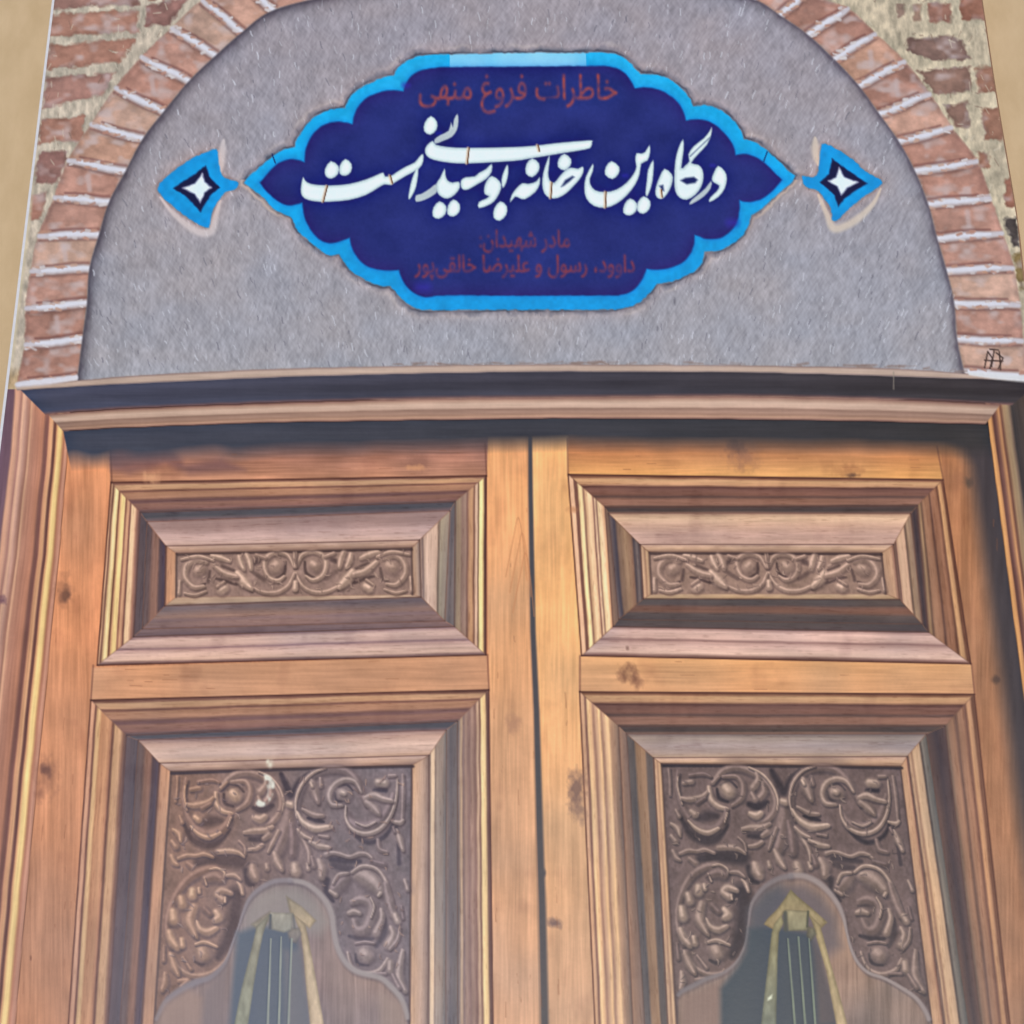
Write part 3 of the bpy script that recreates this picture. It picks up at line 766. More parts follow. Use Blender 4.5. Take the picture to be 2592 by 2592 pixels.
RIGHTR = [(0, (138, 102, 90)), (.06, (124, 92, 84)), (.12, (198, 158, 130)), (.20, (212, 170, 138)), (.26, (124, 94, 88)), (.34, (168, 128, 112)), (.50, (164, 126, 112)), (.56, (116, 92, 92)), (.62, (164, 128, 114)), (.80, (170, 136, 122)), (.86, (122, 102, 100)), (.92, (170, 144, 126)), (1, (120, 104, 104))]
BOTR = [(0, (130, 104, 104)), (.06, (150, 124, 126)), (.16, (216, 196, 200)), (.40, (208, 188, 198)), (.52, (190, 168, 178)), (.58, (160, 138, 148)), (.66, (206, 186, 196)), (.86, (204, 186, 198)), (.95, (170, 150, 162)), (1, (116, 104, 116))]
GAPL = [[(0, (104, 102, 122)), (.5, (98, 102, 122)), (1, (134, 120, 138))], [(0, (128, 126, 140)), (.6, (116, 116, 134)), (1, (140, 134, 146))], [(0, (126, 114, 132)), (1, (140, 126, 140))], [(0, (116, 106, 120)), (1, (106, 102, 120))]]
GAPR = [[(0, (104, 92, 100)), (.6, (94, 88, 96)), (1, (150, 128, 130))], [(0, (110, 96, 104)), (.5, (88, 82, 96)), (1, (112, 98, 104))], [(0, (104, 98, 112)), (1, (98, 96, 108))], [(0, (164, 138, 130)), (1, (130, 118, 124))]]
BEVL = [[(0, (158, 144, 158)), (.3, (168, 152, 166)), (.55, (192, 176, 192)), (.8, (202, 186, 200)), (1, (202, 184, 192))],
        [(0, (150, 146, 154)), (.25, (168, 166, 168)), (.34, (130, 122, 126)), (.40, (206, 190, 192)), (.75, (220, 204, 208)), (.84, (206, 190, 194)), (.90, (146, 134, 144)), (1, (190, 174, 178))],
        [(0, (140, 124, 138)), (.22, (150, 134, 146)), (.36, (140, 126, 142)), (.5, (152, 134, 140)), (.68, (140, 128, 140)), (.86, (124, 118, 136)), (1, (134, 124, 138))],
        [(0, (110, 104, 120)), (.22, (112, 102, 116)), (.36, (142, 120, 124)), (.6, (146, 122, 124)), (.7, (108, 98, 114)), (.9, (98, 92, 116)), (1, (112, 98, 116))]]
BEVR = [[(0, (176, 152, 146)), (.15, (216, 192, 180)), (.4, (208, 182, 178)), (.7, (206, 184, 190)), (1, (204, 182, 186))],
        [(0, (150, 132, 128)), (.25, (176, 154, 142)), (.36, (122, 106, 106)), (.44, (214, 182, 168)), (.74, (220, 190, 174)), (.84, (206, 172, 158)), (.90, (130, 106, 110)), (1, (186, 158, 146))],
        [(0, (96, 92, 104)), (.3, (106, 100, 110)), (.45, (132, 106, 104)), (.62, (130, 106, 106)), (.75, (104, 98, 108)), (1, (104, 100, 108))],
        [(0, (128, 118, 128)), (.16, (96, 94, 114)), (.24, (140, 122, 120)), (.5, (172, 148, 134)), (.70, (152, 126, 118)), (.78, (98, 92, 106)), (.88, (136, 128, 138)), (.94, (104, 98, 110)), (1, (120, 108, 116))]]
FRL = [[(0, (202, 182, 188)), (.5, (196, 172, 168)), (1, (140, 120, 124))], [(0, (150, 138, 146)), (.4, (196, 176, 174)), (.9, (196, 168, 154)), (1, (130, 112, 116))], [(0, (126, 116, 130)), (.25, (186, 170, 166)), (.8, (196, 178, 172)), (1, (176, 158, 158))], [(0, (128, 108, 112)), (.2, (196, 156, 140)), (.85, (200, 160, 142)), (1, (150, 128, 126))]]
FRR = [[(0, (204, 182, 184)), (.5, (206, 180, 168)), (1, (128, 108, 106))], [(0, (150, 120, 118)), (.3, (196, 164, 148)), (.9, (196, 166, 150)), (1, (120, 102, 104))], [(0, (112, 102, 106)), (.3, (186, 164, 146)), (.8, (198, 176, 160)), (1, (170, 150, 144))], [(0, (120, 104, 108)), (.2, (196, 168, 152)), (.5, (172, 144, 134)), (.7, (204, 176, 156)), (1, (150, 128, 122))]]
lu_id = region('upper_panel'); ru_id = region('upper_panel'); ll_id = region('lower_panel'); rl_id = region('lower_panel')

# lower panels use the same sections with their own weights
LEFTL2 = [(0, (196, 148, 130)), (.05, (222, 176, 156)), (.10, (218, 170, 150)), (.15, (132, 98, 96)), (.20, (220, 182, 150)), (.26, (234, 196, 160)), (.32, (196, 150, 124)), (.42, (206, 158, 132)), (.5, (216, 168, 140)), (.58, (198, 150, 128)), (.64, (128, 98, 96)), (.70, (206, 168, 142)), (.84, (212, 174, 150)), (.92, (150, 120, 114)), (1, (120, 104, 114))]
RIGHTL2 = [(0, (138, 112, 114)), (.07, (134, 108, 108)), (.14, (240, 210, 172)), (.24, (250, 224, 184)), (.30, (140, 114, 112)), (.36, (212, 186, 172)), (.44, (150, 126, 128)), (.55, (172, 150, 150)), (.64, (150, 130, 136)), (.74, (168, 148, 150)), (.82, (140, 126, 136)), (.88, (196, 176, 166)), (.94, (150, 140, 148)), (1, (124, 126, 142))]
LEFTR2 = [(0, (206, 168, 148)), (.08, (214, 178, 158)), (.14, (140, 112, 112)), (.2, (240, 208, 176)), (.28, (226, 190, 164)), (.34, (168, 138, 132)), (.42, (206, 176, 160)), (.5, (232, 198, 168)), (.56, (168, 140, 134)), (.64, (214, 184, 164)), (.72, (232, 200, 172)), (.78, (186, 158, 146)), (.9, (160, 140, 136)), (1, (128, 118, 124))]
RIGHTR2 = [(0, (140, 108, 100)), (.08, (128, 98, 92)), (.16, (188, 150, 130)), (.24, (196, 156, 132)), (.32, (128, 100, 98)), (.42, (164, 130, 118)), (.56, (160, 130, 120)), (.64, (120, 100, 102)), (.74, (160, 130, 120)), (.88, (150, 126, 120)), (1, (112, 104, 110))]
BEVL2 = [[(0, (150, 136, 150)), (.2, (190, 170, 176)), (.5, (212, 196, 204)), (.75, (206, 190, 198)), (1, (196, 172, 166))],
         [(0, (126, 130, 146)), (.2, (152, 146, 154)), (.55, (170, 162, 166)), (.64, (150, 140, 146)), (.7, (222, 204, 194)), (.85, (228, 210, 198)), (.94, (150, 140, 146)), (1, (180, 166, 168))],
         BEVL[2],
         [(0, (112, 104, 116)), (.25, (118, 106, 116)), (.4, (146, 120, 118)), (.6, (150, 122, 120)), (.7, (110, 98, 112)), (.9, (102, 94, 114)), (1, (120, 104, 114))]]
BEVR2 = [[(0, (128, 122, 134)), (.2, (164, 158, 168)), (.5, (170, 164, 180)), (.8, (178, 168, 178)), (1, (186, 168, 162))],
         [(0, (104, 106, 116)), (.25, (138, 136, 142)), (.34, (100, 94, 102)), (.42, (196, 172, 158)), (.68, (214, 186, 166)), (.78, (170, 142, 132)), (.88, (206, 176, 158)), (.95, (124, 106, 110)), (1, (176, 152, 144))],
         BEVR[2],
         [(0, (112, 110, 122)), (.25, (104, 104, 118)), (.35, (150, 130, 122)), (.66, (160, 138, 128)), (.74, (110, 106, 116)), (.92, (106, 104, 116)), (1, (120, 112, 118))]]

def rip(st): return [(1 - a, c) for a, c in st[::-1]]
for P, top_, right_, bot_, left_, gap_, bev_, fr_, rid, seed, ln in [
    (LU, TOPL, RIGHTL, BOTL, LEFTL, GAPL, BEVL, FRL, lu_id, 600, (116, 96, 100)),
    (RU, TOPR, RIGHTR, BOTR, LEFTR, GAPR, BEVR, FRR, ru_id, 900, (110, 88, 88)),
    (LL, TOPL, RIGHTL2, BOTL, LEFTL2, GAPL, BEVL2, FRL, ll_id, 1200, (116, 98, 104)),
    (RL, TOPR, RIGHTR2, BOTR, LEFTR2, GAPR, BEVR2, FRR, rl_id, 1500, (110, 90, 92))]:
    ring(P['O'], P['P'], [top_, right_, bot_, left_], seed, rid, 0.10, 0.025, ln)
    ring(P['P'], P['Q'], gap_, seed + 210, rid, 0.06, 0.1, None)
    ring(P['Q'], P['R'], bev_, seed + 420, rid, 0.09, 0.03, ln)
    ring(P['R'], P['T'], fr_, seed + 630, rid, 0.10, 0.05, ln)
    fill(P['T'], (146, 130, 132) if P in (LU, RU) else (124, 114, 122), 2.0, rid, 0.12, seed)
    for E_, a_ in (('P', .45), ('Q', .35), ('R', .5)):
        for k in range(4): line([P[E_][k], P[E_][(k + 1) % 4]], 1.7, (86, 72, 82), a_, 1.3)
    for k in range(4):                                              # fine dark joint round the moulding
        line([P['O'][k], P['O'][(k + 1) % 4]], 1.9, (98, 70, 70), 0.7, 1.2)

# ------------------------------------------------------------------ carvings: scrolls and leaves of the printed picture, stroke by stroke
def bil(Q, u, v):
    (a, b, c, d) = [np.array(p, float) for p in Q]
    return tuple((a * (1 - u) + b * u) * (1 - v) + (d * (1 - u) + c * u) * v)
def unbil(Q, p):
    u = v = 0.5
    a, b, c, d = [np.array(q, float) for q in Q]; p = np.array(p, float)
    for _ in range(12):
        f = (a * (1 - u) + b * u) * (1 - v) + (d * (1 - u) + c * u) * v - p
        fu = (b - a) * (1 - v) + (c - d) * v; fv = (d - a) * (1 - u) + (c - b) * u
        J = np.array([[fu[0], fv[0]], [fu[1], fv[1]]]); du = np.linalg.solve(J, f)
        u -= du[0]; v -= du[1]
    return u, v
F3Q = [(65, 215), (1640, 240), (1840, 1932), (165, 1932)]
# (points, half width(s), tone)  tone 0 dark .. 1 brightest; w = warmer
GROUND = [   # recesses that print dark
    ([(70, 226), (900, 232), (1650, 246)], 9, .0), ([(790, 260), (850, 370), (875, 400), (920, 320), (975, 255)], [14, 26, 26, 22, 8], .02),
    ([(190, 560), (250, 670), (340, 722), (430, 712), (500, 620)], [10, 22, 26, 22, 10], .05), ([(320, 840), (440, 830), (600, 840)], [30, 40, 46], .06),
    ([(520, 1120), (590, 1060), (610, 1200), (590, 1340), (530, 1480)], [16, 50, 50, 50, 24], .04), ([(640, 480), (700, 500), (760, 470)], [16, 26, 14], .05),
    ([(640, 690), (720, 690), (760, 640)], [14, 22, 10], .08), ([(230, 620), (360, 560), (430, 560)], [10, 36, 20], .12), ([(1000, 560), (1060, 575), (1110, 590)], [8, 20, 8], .02),
    ([(1190, 840), (1290, 850), (1380, 860)], [16, 24, 14], .08), ([(1290, 640), (1360, 710), (1440, 735), (1530, 690), (1570, 600)], [8, 14, 16, 14, 8], .06), ([(1420, 395), (1455, 392), (1490, 395)], 14, .02),
    ([(1370, 1350), (1450, 1370), (1530, 1370)], [10, 18, 10], .1), ([(1590, 640), (1610, 700), (1640, 880)], [12, 10, 14], .1), ([(640, 900), (660, 980), (700, 1000)], [22, 20, 12], .06), ([(1180, 980), (1190, 1060), (1240, 1120)], [20, 20, 10], .06),
    ([(1210, 880), (1280, 900), (1330, 900)], [20, 24, 14], .14), ([(450, 1500), (430, 1530), (380, 1510)], [8, 14, 8], .08), ([(1430, 1470), (1450, 1530), (1520, 1545)], [8, 12, 8], .06), ([(1560, 1420), (1600, 1330), (1590, 1240)], [14, 18, 12], .14),
    ([(430, 380), (445, 440), (500, 465)], [8, 12, 9], .06), ([(455, 355), (510, 330), (560, 370)], [7, 9, 7], .12), ([(1160, 400), (1180, 450), (1235, 455)], [7, 10, 7], .1), ([(1180, 365), (1230, 350), (1275, 390)], [6, 8, 6], .14),
]
RAISED = [   # left scroll
    ([(410, 330), (470, 262), (560, 236), (650, 262), (740, 320), (800, 400), (815, 500), (770, 580), (700, 610)], [14, 20, 24, 22, 22, 20, 20, 16, 8], .50),
    ([(640, 238), (730, 284), (796, 362), (830, 450), (826, 520)], [5, 8, 9, 8, 5], .80), ([(376, 370), (392, 448), (440, 494), (500, 512)], [12, 18, 18, 8], .82),
    ([(470, 300), (560, 300), (600, 360), (590, 440), (530, 490)], [10, 16, 20, 20, 10], .52), ([(492, 380), (508, 398)], [36, 36], .92), ([(440, 300), (400, 340)], [8, 12], .6),
    ([(690, 280), (700, 320), (668, 372)], [12, 18, 24], .68), ([(730, 340), (740, 400), (710, 440)], [10, 22, 20], .56), ([(660, 410), (680, 450)], [14, 20], .62), ([(650, 545), (690, 556), (720, 540)], [16, 26, 16], .86),
    ([(596, 645), (660, 634), (730, 632), (780, 610)], [8, 20, 18, 8], .74), ([(730, 690), (760, 664)], [14, 20], .68), ([(640, 760), (690, 752), (726, 730)], [10, 16, 12], .70), ([(570, 700), (610, 740), (620, 790)], [8, 10, 8], .52),
    ([(174, 270), (168, 370), (196, 480), (250, 576), (330, 640), (420, 640), (478, 580), (492, 520)], [10, 14, 20, 30, 36, 34, 22, 10], .40), ([(240, 590), (300, 645), (370, 668), (440, 640)], [6, 14, 16, 8], .82), ([(172, 300), (170, 370), (200, 480)], [4, 7, 6], .72), ([(480, 600), (496, 540)], [5, 8], .7),
    ([(196, 440), (250, 448), (330, 430), (365, 400)], [10, 20, 16, 8], .60), ([(210, 340), (262, 330)], [12, 16], .56), ([(262, 530), (285, 548)], [16, 20], .80), ([(300, 470), (350, 440)], [14, 10], .36), ([(390, 300), (340, 280), (250, 290)], [8, 14, 10], .42),
    ([(128, 610), (170, 640), (186, 690)], [10, 20, 8], .74), ([(130, 690), (158, 724)], [14, 18], .62), ([(140, 790), (160, 830), (186, 850)], [14, 18, 8], .66), ([(110, 250), (118, 330), (120, 420)], [10, 10, 8], .5), ([(160, 520), (180, 560)], [10, 14], .58),
    ([(186, 806), (240, 786), (300, 790), (350, 780), (410, 802)], [10, 14, 12, 13, 10], .66), ([(440, 768), (520, 764), (580, 780), (614, 806)], [16, 18, 14, 8], .74), ([(250, 840), (290, 870)], [14, 18], .5),
    # lower left scroll
    ([(500, 930), (430, 884), (330, 904), (250, 968), (196, 1066), (168, 1180), (172, 1300), (210, 1410)], [16, 26, 26, 24, 22, 20, 18, 14], .44), ([(400, 886), (450, 880), (500, 912), (490, 960)], [6, 8, 8, 6], .78),
    ([(380, 950), (440, 930), (480, 950)], [22, 34, 24], .46), ([(372, 940), (392, 990)], [5, 7], .7), ([(306, 1030), (308, 1060)], [26, 28], .90), ([(345, 1014), (350, 1040)], [12, 12], .84), ([(238, 1080), (250, 1120)], [24, 26], .86), ([(196, 1170), (206, 1225)], [24, 28], .92),
    ([(190, 1310), (210, 1360), (250, 1410)], [20, 28, 20], .80), ([(276, 1360), (284, 1400)], [16, 18], .84), ([(330, 1140), (312, 1230), (345, 1300), (372, 1345)], [24, 34, 24, 8], .66), ([(362, 1240), (390, 1290), (440, 1308), (496, 1284)], [8, 20, 24, 12], .82), ([(480, 1180), (500, 1210), (478, 1230)], [22, 28, 18], .86),
    ([(560, 1050), (500, 1030), (470, 1060), (510, 1092)], [14, 24, 20, 24], .74), ([(596, 980), (620, 1010), (636, 1056)], [8, 14, 10], .84), ([(520, 930), (570, 930), (610, 960)], [10, 16, 8], .62), ([(524, 1080), (528, 1108)], [7, 7], 1.0), ([(400, 1150), (440, 1190)], [20, 16], .3),
    ([(420, 1440), (430, 1462)], [42, 42], .82), ([(370, 1392), (430, 1378), (512, 1410)], [7, 13, 8], .78), ([(262, 1530), (330, 1586), (420, 1606), (510, 1580), (580, 1510), (612, 1430)], [10, 18, 20, 18, 14, 8], .64), ([(300, 1480), (360, 1560)], [8, 12], .5),
    ([(216, 1460), (250, 1540), (284, 1600)], [18, 26, 10], .72), ([(196, 1590), (200, 1650), (190, 1700)], [12, 24, 14], .66), ([(290, 1640), (350, 1640), (310, 1680)], [10, 22, 10], .6), ([(165, 1400), (175, 1500)], [8, 12], .5),
    # stem in the middle
    ([(870, 490), (866, 580), (846, 680), (830, 780)], [24, 44, 44, 28], .40), ([(900, 600), (920, 700), (930, 800)], [14, 26, 22], .34), ([(812, 790), (840, 850), (874, 900)], [16, 26, 12], .76), ([(770, 866), (776, 890)], [14, 16], .70), ([(956, 880), (966, 918)], [26, 30], .84), ([(1040, 870), (1046, 900)], [14, 14], .8),
    ([(680, 880), (692, 920), (712, 956)], [20, 34, 20], .78), ([(1112, 850), (1134, 900), (1140, 956)], [18, 32, 20], .66), ([(860, 462), (884, 468)], [20, 22], .92), ([(820, 640), (790, 720), (770, 780)], [12, 14, 8], .6), ([(950, 650), (1000, 720), (1036, 790), (1046, 860)], [10, 15, 14, 8], .66), ([(1060, 820), (1080, 880)], [10, 16], .4),
    # right scroll
    ([(945, 590), (918, 470), (930, 360), (990, 278), (1090, 240), (1200, 250), (1286, 316), (1340, 410), (1376, 490)], [8, 18, 22, 24, 24, 24, 22, 20, 10], .46), ([(930, 560), (908, 450), (932, 340), (996, 264), (1080, 232)], [4, 8, 9, 8, 4], .78),
    ([(1330, 400), (1284, 332), (1214, 314), (1148, 346), (1122, 414), (1150, 476), (1216, 484)], [8, 15, 17, 17, 17, 15, 8], .70), ([(1204, 404), (1226, 412)], [38, 38], .66), ([(1208, 400), (1218, 404)], [16, 16], .9),
    ([(1000, 318), (1018, 370), (1054, 456)], [14, 30, 12], .62), ([(992, 326), (1004, 350)], [10, 10], .95), ([(1050, 300), (1060, 350)], [10, 14], .56), ([(928, 520), (976, 588), (1060, 630), (1164, 622)], [8, 18, 24, 10], .92), ([(960, 500), (1040, 540), (1100, 548)], [8, 18, 10], .6),
    ([(944, 634), (990, 676), (1040, 700)], [8, 15, 8], .74), ([(1036, 720), (1100, 748), (1164, 760)], [10, 22, 12], .80), ([(1090, 680), (1150, 690)], [8, 10], .5),
    ([(1250, 520), (1290, 600), (1370, 636), (1460, 610), (1520, 530), (1548, 430)], [14, 30, 38, 34, 26, 14], .38), ([(1242, 490), (1252, 570), (1300, 640), (1390, 676), (1480, 650), (1540, 570), (1566, 450), (1556, 320)], [5, 9, 12, 14, 13, 10, 8, 5], .74), ([(1320, 600), (1390, 626), (1450, 600)], [5, 8, 5], .66),
    ([(1364, 440), (1420, 424), (1480, 450), (1540, 466)], [10, 22, 16, 10], .72), ([(1376, 470), (1430, 510), (1468, 552)], [16, 26, 10], .64), ([(1434, 340), (1478, 346)], [24, 24], .86), ([(1500, 300), (1540, 300)], [12, 10], .5),
    ([(1590, 300), (1606, 420), (1622, 590)], [9, 13, 9], .56), ([(1560, 600), (1610, 610), (1630, 596)], [8, 14, 8], .8), ([(1596, 660), (1622, 720), (1652, 790)], [10, 20, 10], .76), ([(1570, 640), (1584, 670)], [8, 8], .4),
    ([(1150, 806), (1190, 796), (1240, 804), (1310, 826), (1370, 806), (1420, 812), (1456, 838)], [14, 10, 12, 10, 13, 11, 9], .70), ([(1480, 720), (1500, 780), (1550, 800)], [12, 16, 10], .46), ([(1460, 860), (1540, 880)], [14, 16], .34),
    ([(1230, 1040), (1270, 990), (1300, 960)], [30, 46, 30], .52), ([(1222, 1000), (1250, 944), (1312, 934)], [7, 12, 8], .72), ([(1210, 1050), (1250, 1076)], [10, 14], .74),
    ([(1372, 950), (1430, 960), (1490, 1000), (1540, 1056)], [24, 48, 46, 26], .66), ([(1336, 930), (1400, 890), (1490, 908), (1556, 976), (1606, 1084), (1650, 1200)], [8, 12, 12, 13, 14, 10], .80), ([(1566, 1010), (1600, 1120), (1640, 1210)], [14, 24, 20], .58), ([(1656, 1220), (1676, 1256)], [20, 20], .84), ([(1690, 990), (1716, 1050)], [12, 14], .74), ([(1690, 1160), (1710, 1240)], [10, 10], .4),
    ([(1360, 1130), (1420, 1110), (1490, 1140), (1500, 1220), (1470, 1300), (1420, 1310), (1390, 1250)], [14, 28, 34, 36, 34, 28, 18], .52), ([(1350, 1198), (1384, 1188), (1420, 1200)], [14, 20, 14], .78), ([(1480, 1100), (1510, 1160), (1500, 1230)], [6, 9, 6], .8), ([(1560, 1180), (1572, 1240), (1544, 1330)], [12, 18, 24], .72), ([(1530, 1086), (1540, 1070)], [10, 12], .9),
    ([(1640, 1300), (1660, 1350), (1636, 1410)], [12, 20, 24], .74), ([(1700, 1300), (1690, 1380), (1650, 1440)], [8, 14, 10], .6), ([(1484, 1466), (1500, 1480)], [42, 42], .72), ([(1376, 1460), (1416, 1556), (1500, 1602), (1596, 1580), (1644, 1504)], [8, 13, 16, 14, 8], .74), ([(1420, 1400), (1480, 1390), (1540, 1400)], [7, 10, 7], .52),
    ([(1664, 1530), (1668, 1576)], [22, 22], .76), ([(1736, 1450), (1728, 1560), (1736, 1640), (1786, 1716)], [10, 22, 28, 14], .66), ([(1690, 1610), (1740, 1690)], [12, 16], .5), ([(1560, 1600), (1640, 1600)], [8, 10], .5),
]
UPG = [([(205, 1450), (220, 1520), (290, 1556)], [8, 12, 8], .0), ([(390, 1440), (420, 1450)], [18, 18], .05), ([(560, 1590), (640, 1560), (690, 1550)], [8, 12, 8], .05), ([(770, 1580), (830, 1600), (880, 1570)], [8, 12, 8], .05), ([(450, 1640), (500, 1610), (560, 1580)], [6, 12, 8], .05), ([(130, 1388), (600, 1388), (940, 1392)], 7, .05), ([(560, 1500), (640, 1470)], [10, 14], .1), ([(730, 1500), (750, 1570)], [10, 12], .1), ([(360, 1560), (420, 1520)], [14, 16], .2)]
UPR = [([(150, 1480), (180, 1410), (250, 1385), (320, 1408), (352, 1470), (330, 1540), (270, 1566), (220, 1540)], [8, 14, 16, 17, 17, 16, 14, 8], .66), ([(262, 1464), (280, 1478)], [30, 34], .66), ([(140, 1385), (142, 1480)], [7, 10], .6), ([(148, 1520), (200, 1600), (280, 1640), (370, 1640), (440, 1612)], [8, 14, 16, 14, 10], .62), ([(148, 1580), (152, 1620)], [14, 18], .82),
       ([(470, 1392), (452, 1440), (446, 1490)], [16, 22, 12], .74), ([(520, 1410), (512, 1450), (496, 1490)], [14, 22, 12], .76), ([(540, 1520), (500, 1570), (456, 1616)], [22, 34, 12], .86), ([(550, 1536), (630, 1512), (700, 1462)], [16, 22, 12], .72), ([(590, 1436), (650, 1412), (710, 1400)], [10, 20, 10], .78), ([(640, 1610), (664, 1622)], [24, 26], .86), ([(690, 1600), (640, 1570)], [10, 10], .5),
       ([(750, 1440), (830, 1426), (890, 1470), (904, 1540), (850, 1600), (780, 1596)], [12, 18, 20, 18, 16, 8], .62), ([(790, 1484), (812, 1494)], [32, 34], .62), ([(700, 1430), (800, 1400), (920, 1420)], [8, 13, 8], .66), ([(944, 1560), (958, 1640)], [10, 13], .7), ([(770, 1630), (850, 1652), (920, 1640)], [7, 12, 7], .6), ([(340, 1420), (400, 1400)], [10, 12], .5)]
E4Q = [((p[0] - 1892) * 2.76, (p[1] - 900) * 2.76) for p in RU['T']]
def cut(T_):   # the part of a panel that the photograph shows, as a quad ending at row 2592
    return [T_[0], T_[1], ext(T_[1], T_[2], 2592), ext(T_[0], T_[3], 2592)]
LT, RT = LL['T'], RL['T']
def tone(t, P_):
    d, m_, l = [np.array(c, float) for c in P_]
    return tuple(d + (m_ - d) * t * 2 if t < .5 else m_ + (l - m_) * (t - .5) * 2)
def work(strokes, Qc, f, panel, pal, mirror=None, relief=True, seed=0, warm=None, stage=1):
    r_ = random.Random(seed)
    for pts, w, t in strokes:
        for mir in ((False, True) if mirror is not None else (False,)):
            out = []
            for p in pts:
                u, v = unbil(Qc, p)
                if mir: u = 2 * mirror - u
                out.append(bil(panel, u, v))
            ws = np.atleast_1d(np.array(w, float)) / f * r_.uniform(.94, 1.12)
            if len(ws) == 1: ws = np.repeat(ws, 2)
            ws = np.maximum(ws, 1.3)
            q = smooth(out, 6, False) if len(out) > 2 else np.array(out)
            tt = (.24 + .66 * t if relief else t) + r_.uniform(-.05, .05)
            c = np.array(tone(min(max(tt, 0), 1), pal))
            if warm is not None:
                k = min(max((q[:, 0].mean() - warm[0]) / (warm[1] - warm[0]), 0), 1)
                c = c * (np.array((1.07, 1.0, .90)) * (1 - k) + np.array((.94, 1.0, 1.06)) * k)  # strokes take the same painted bluish veil towards the right
            if not relief:
                line(q, ws, c, .85, 1.1); continue
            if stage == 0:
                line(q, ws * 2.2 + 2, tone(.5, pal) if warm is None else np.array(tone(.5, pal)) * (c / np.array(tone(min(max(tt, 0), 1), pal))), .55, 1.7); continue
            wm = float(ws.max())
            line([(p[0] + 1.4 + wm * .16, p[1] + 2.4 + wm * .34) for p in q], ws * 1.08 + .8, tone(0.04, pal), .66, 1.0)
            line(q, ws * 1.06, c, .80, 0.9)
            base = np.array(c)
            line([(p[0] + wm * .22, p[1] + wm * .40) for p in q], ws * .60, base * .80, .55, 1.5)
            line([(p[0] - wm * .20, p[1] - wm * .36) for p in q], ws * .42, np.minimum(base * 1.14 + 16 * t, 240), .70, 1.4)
for P, rid, base, seed in [(LU, lu_id, (154, 134, 136), 1), (RU, ru_id, (156, 135, 132), 2), (LL, ll_id, (134, 118, 124), 3), (RL, rl_id, (114, 102, 110), 4)]:
    sl, m = polymask(P['T'], 2.0)
    n = fbm(X[sl] / 40, Y[sl] / 40, 790 + seed, 3); g = fbm(X[sl] / 7, Y[sl] / 10, 791 + seed, 2)
    c = col(base) * (1 + .14 * n + .10 * g)[..., None]
    if P is LL:
        k = np.clip((X[sl] - 450) / 420, 0, 1)[..., None]
        c = c * (np.array((1.07, 1.0, .91)) * (1 - k) + np.array((.93, 1.0, 1.07)) * k)  # right half cooled: bluish veil painted into the carving's colour
    put(sl, m, c, rid)
palR = ((62, 60, 74), (128, 114, 121), (188, 170, 166)); palL = ((80, 72, 86), (148, 128, 134), (208, 183, 176))
palU = ((98, 84, 90), (162, 140, 139), (214, 190, 184))
ax_e = unbil(E4Q, (142, 1500))[0]
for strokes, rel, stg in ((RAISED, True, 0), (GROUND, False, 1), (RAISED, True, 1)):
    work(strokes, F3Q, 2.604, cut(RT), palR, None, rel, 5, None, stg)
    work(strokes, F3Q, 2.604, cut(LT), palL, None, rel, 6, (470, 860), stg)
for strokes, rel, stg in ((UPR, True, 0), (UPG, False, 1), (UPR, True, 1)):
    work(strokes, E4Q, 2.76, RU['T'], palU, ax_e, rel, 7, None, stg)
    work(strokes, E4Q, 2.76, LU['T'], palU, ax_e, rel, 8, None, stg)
rs = random.Random(31)
for P, pal, nd in ((cut(LT), palL, 190), (cut(RT), palR, 190), (LU['T'], palU, 60), (RU['T'], palU, 60)):   # small cuts and veins of the leaves
    for k in range(nd):
        cx, cy = bil(P, rs.uniform(.03, .97), rs.uniform(.03, .9)); th = rs.gauss(1.1, .9); L = rs.uniform(3, 9); b_ = rs.uniform(-.5, .5)
        q = smooth([(cx - L * math.cos(th), cy - L * math.sin(th)), (cx + b_ * L, cy - b_ * L), (cx + L * math.cos(th), cy + L * math.sin(th))], 3, False)
        lt = rs.random()
        line([(p[0] + 1.5, p[1] + 2) for p in q], [1, rs.uniform(1.8, 3.2), 1], tone(.05, pal), .45, 1.3)
        line(q, [.8, rs.uniform(1.4, 2.8), .8], tone(.45 + .5 * lt, pal), .55, 1.3)
for P in (LL, RL, LU, RU):                       # worn and dusty surface over all of the carving
    sl, m = polymask(P['T'], 2.0)
    n = .55 * fbm(X[sl] / 16, Y[sl] / 16, 811, 3) + .5 * vnoise(X[sl] / 5, Y[sl] / 6, 812) + .5 * fbm(X[sl] / 60, Y[sl] / 60, 813, 2)
    put(sl, m, img[sl] * (1 + .13 * n)[..., None])
# border line of the carved fields
for P in (LU, RU, LL, RL):
    for k in (0, 1, 3):
        line([P['T'][k], P['T'][(k + 1) % 4]], 2.6, (92, 80, 88), 0.6, 1.3)

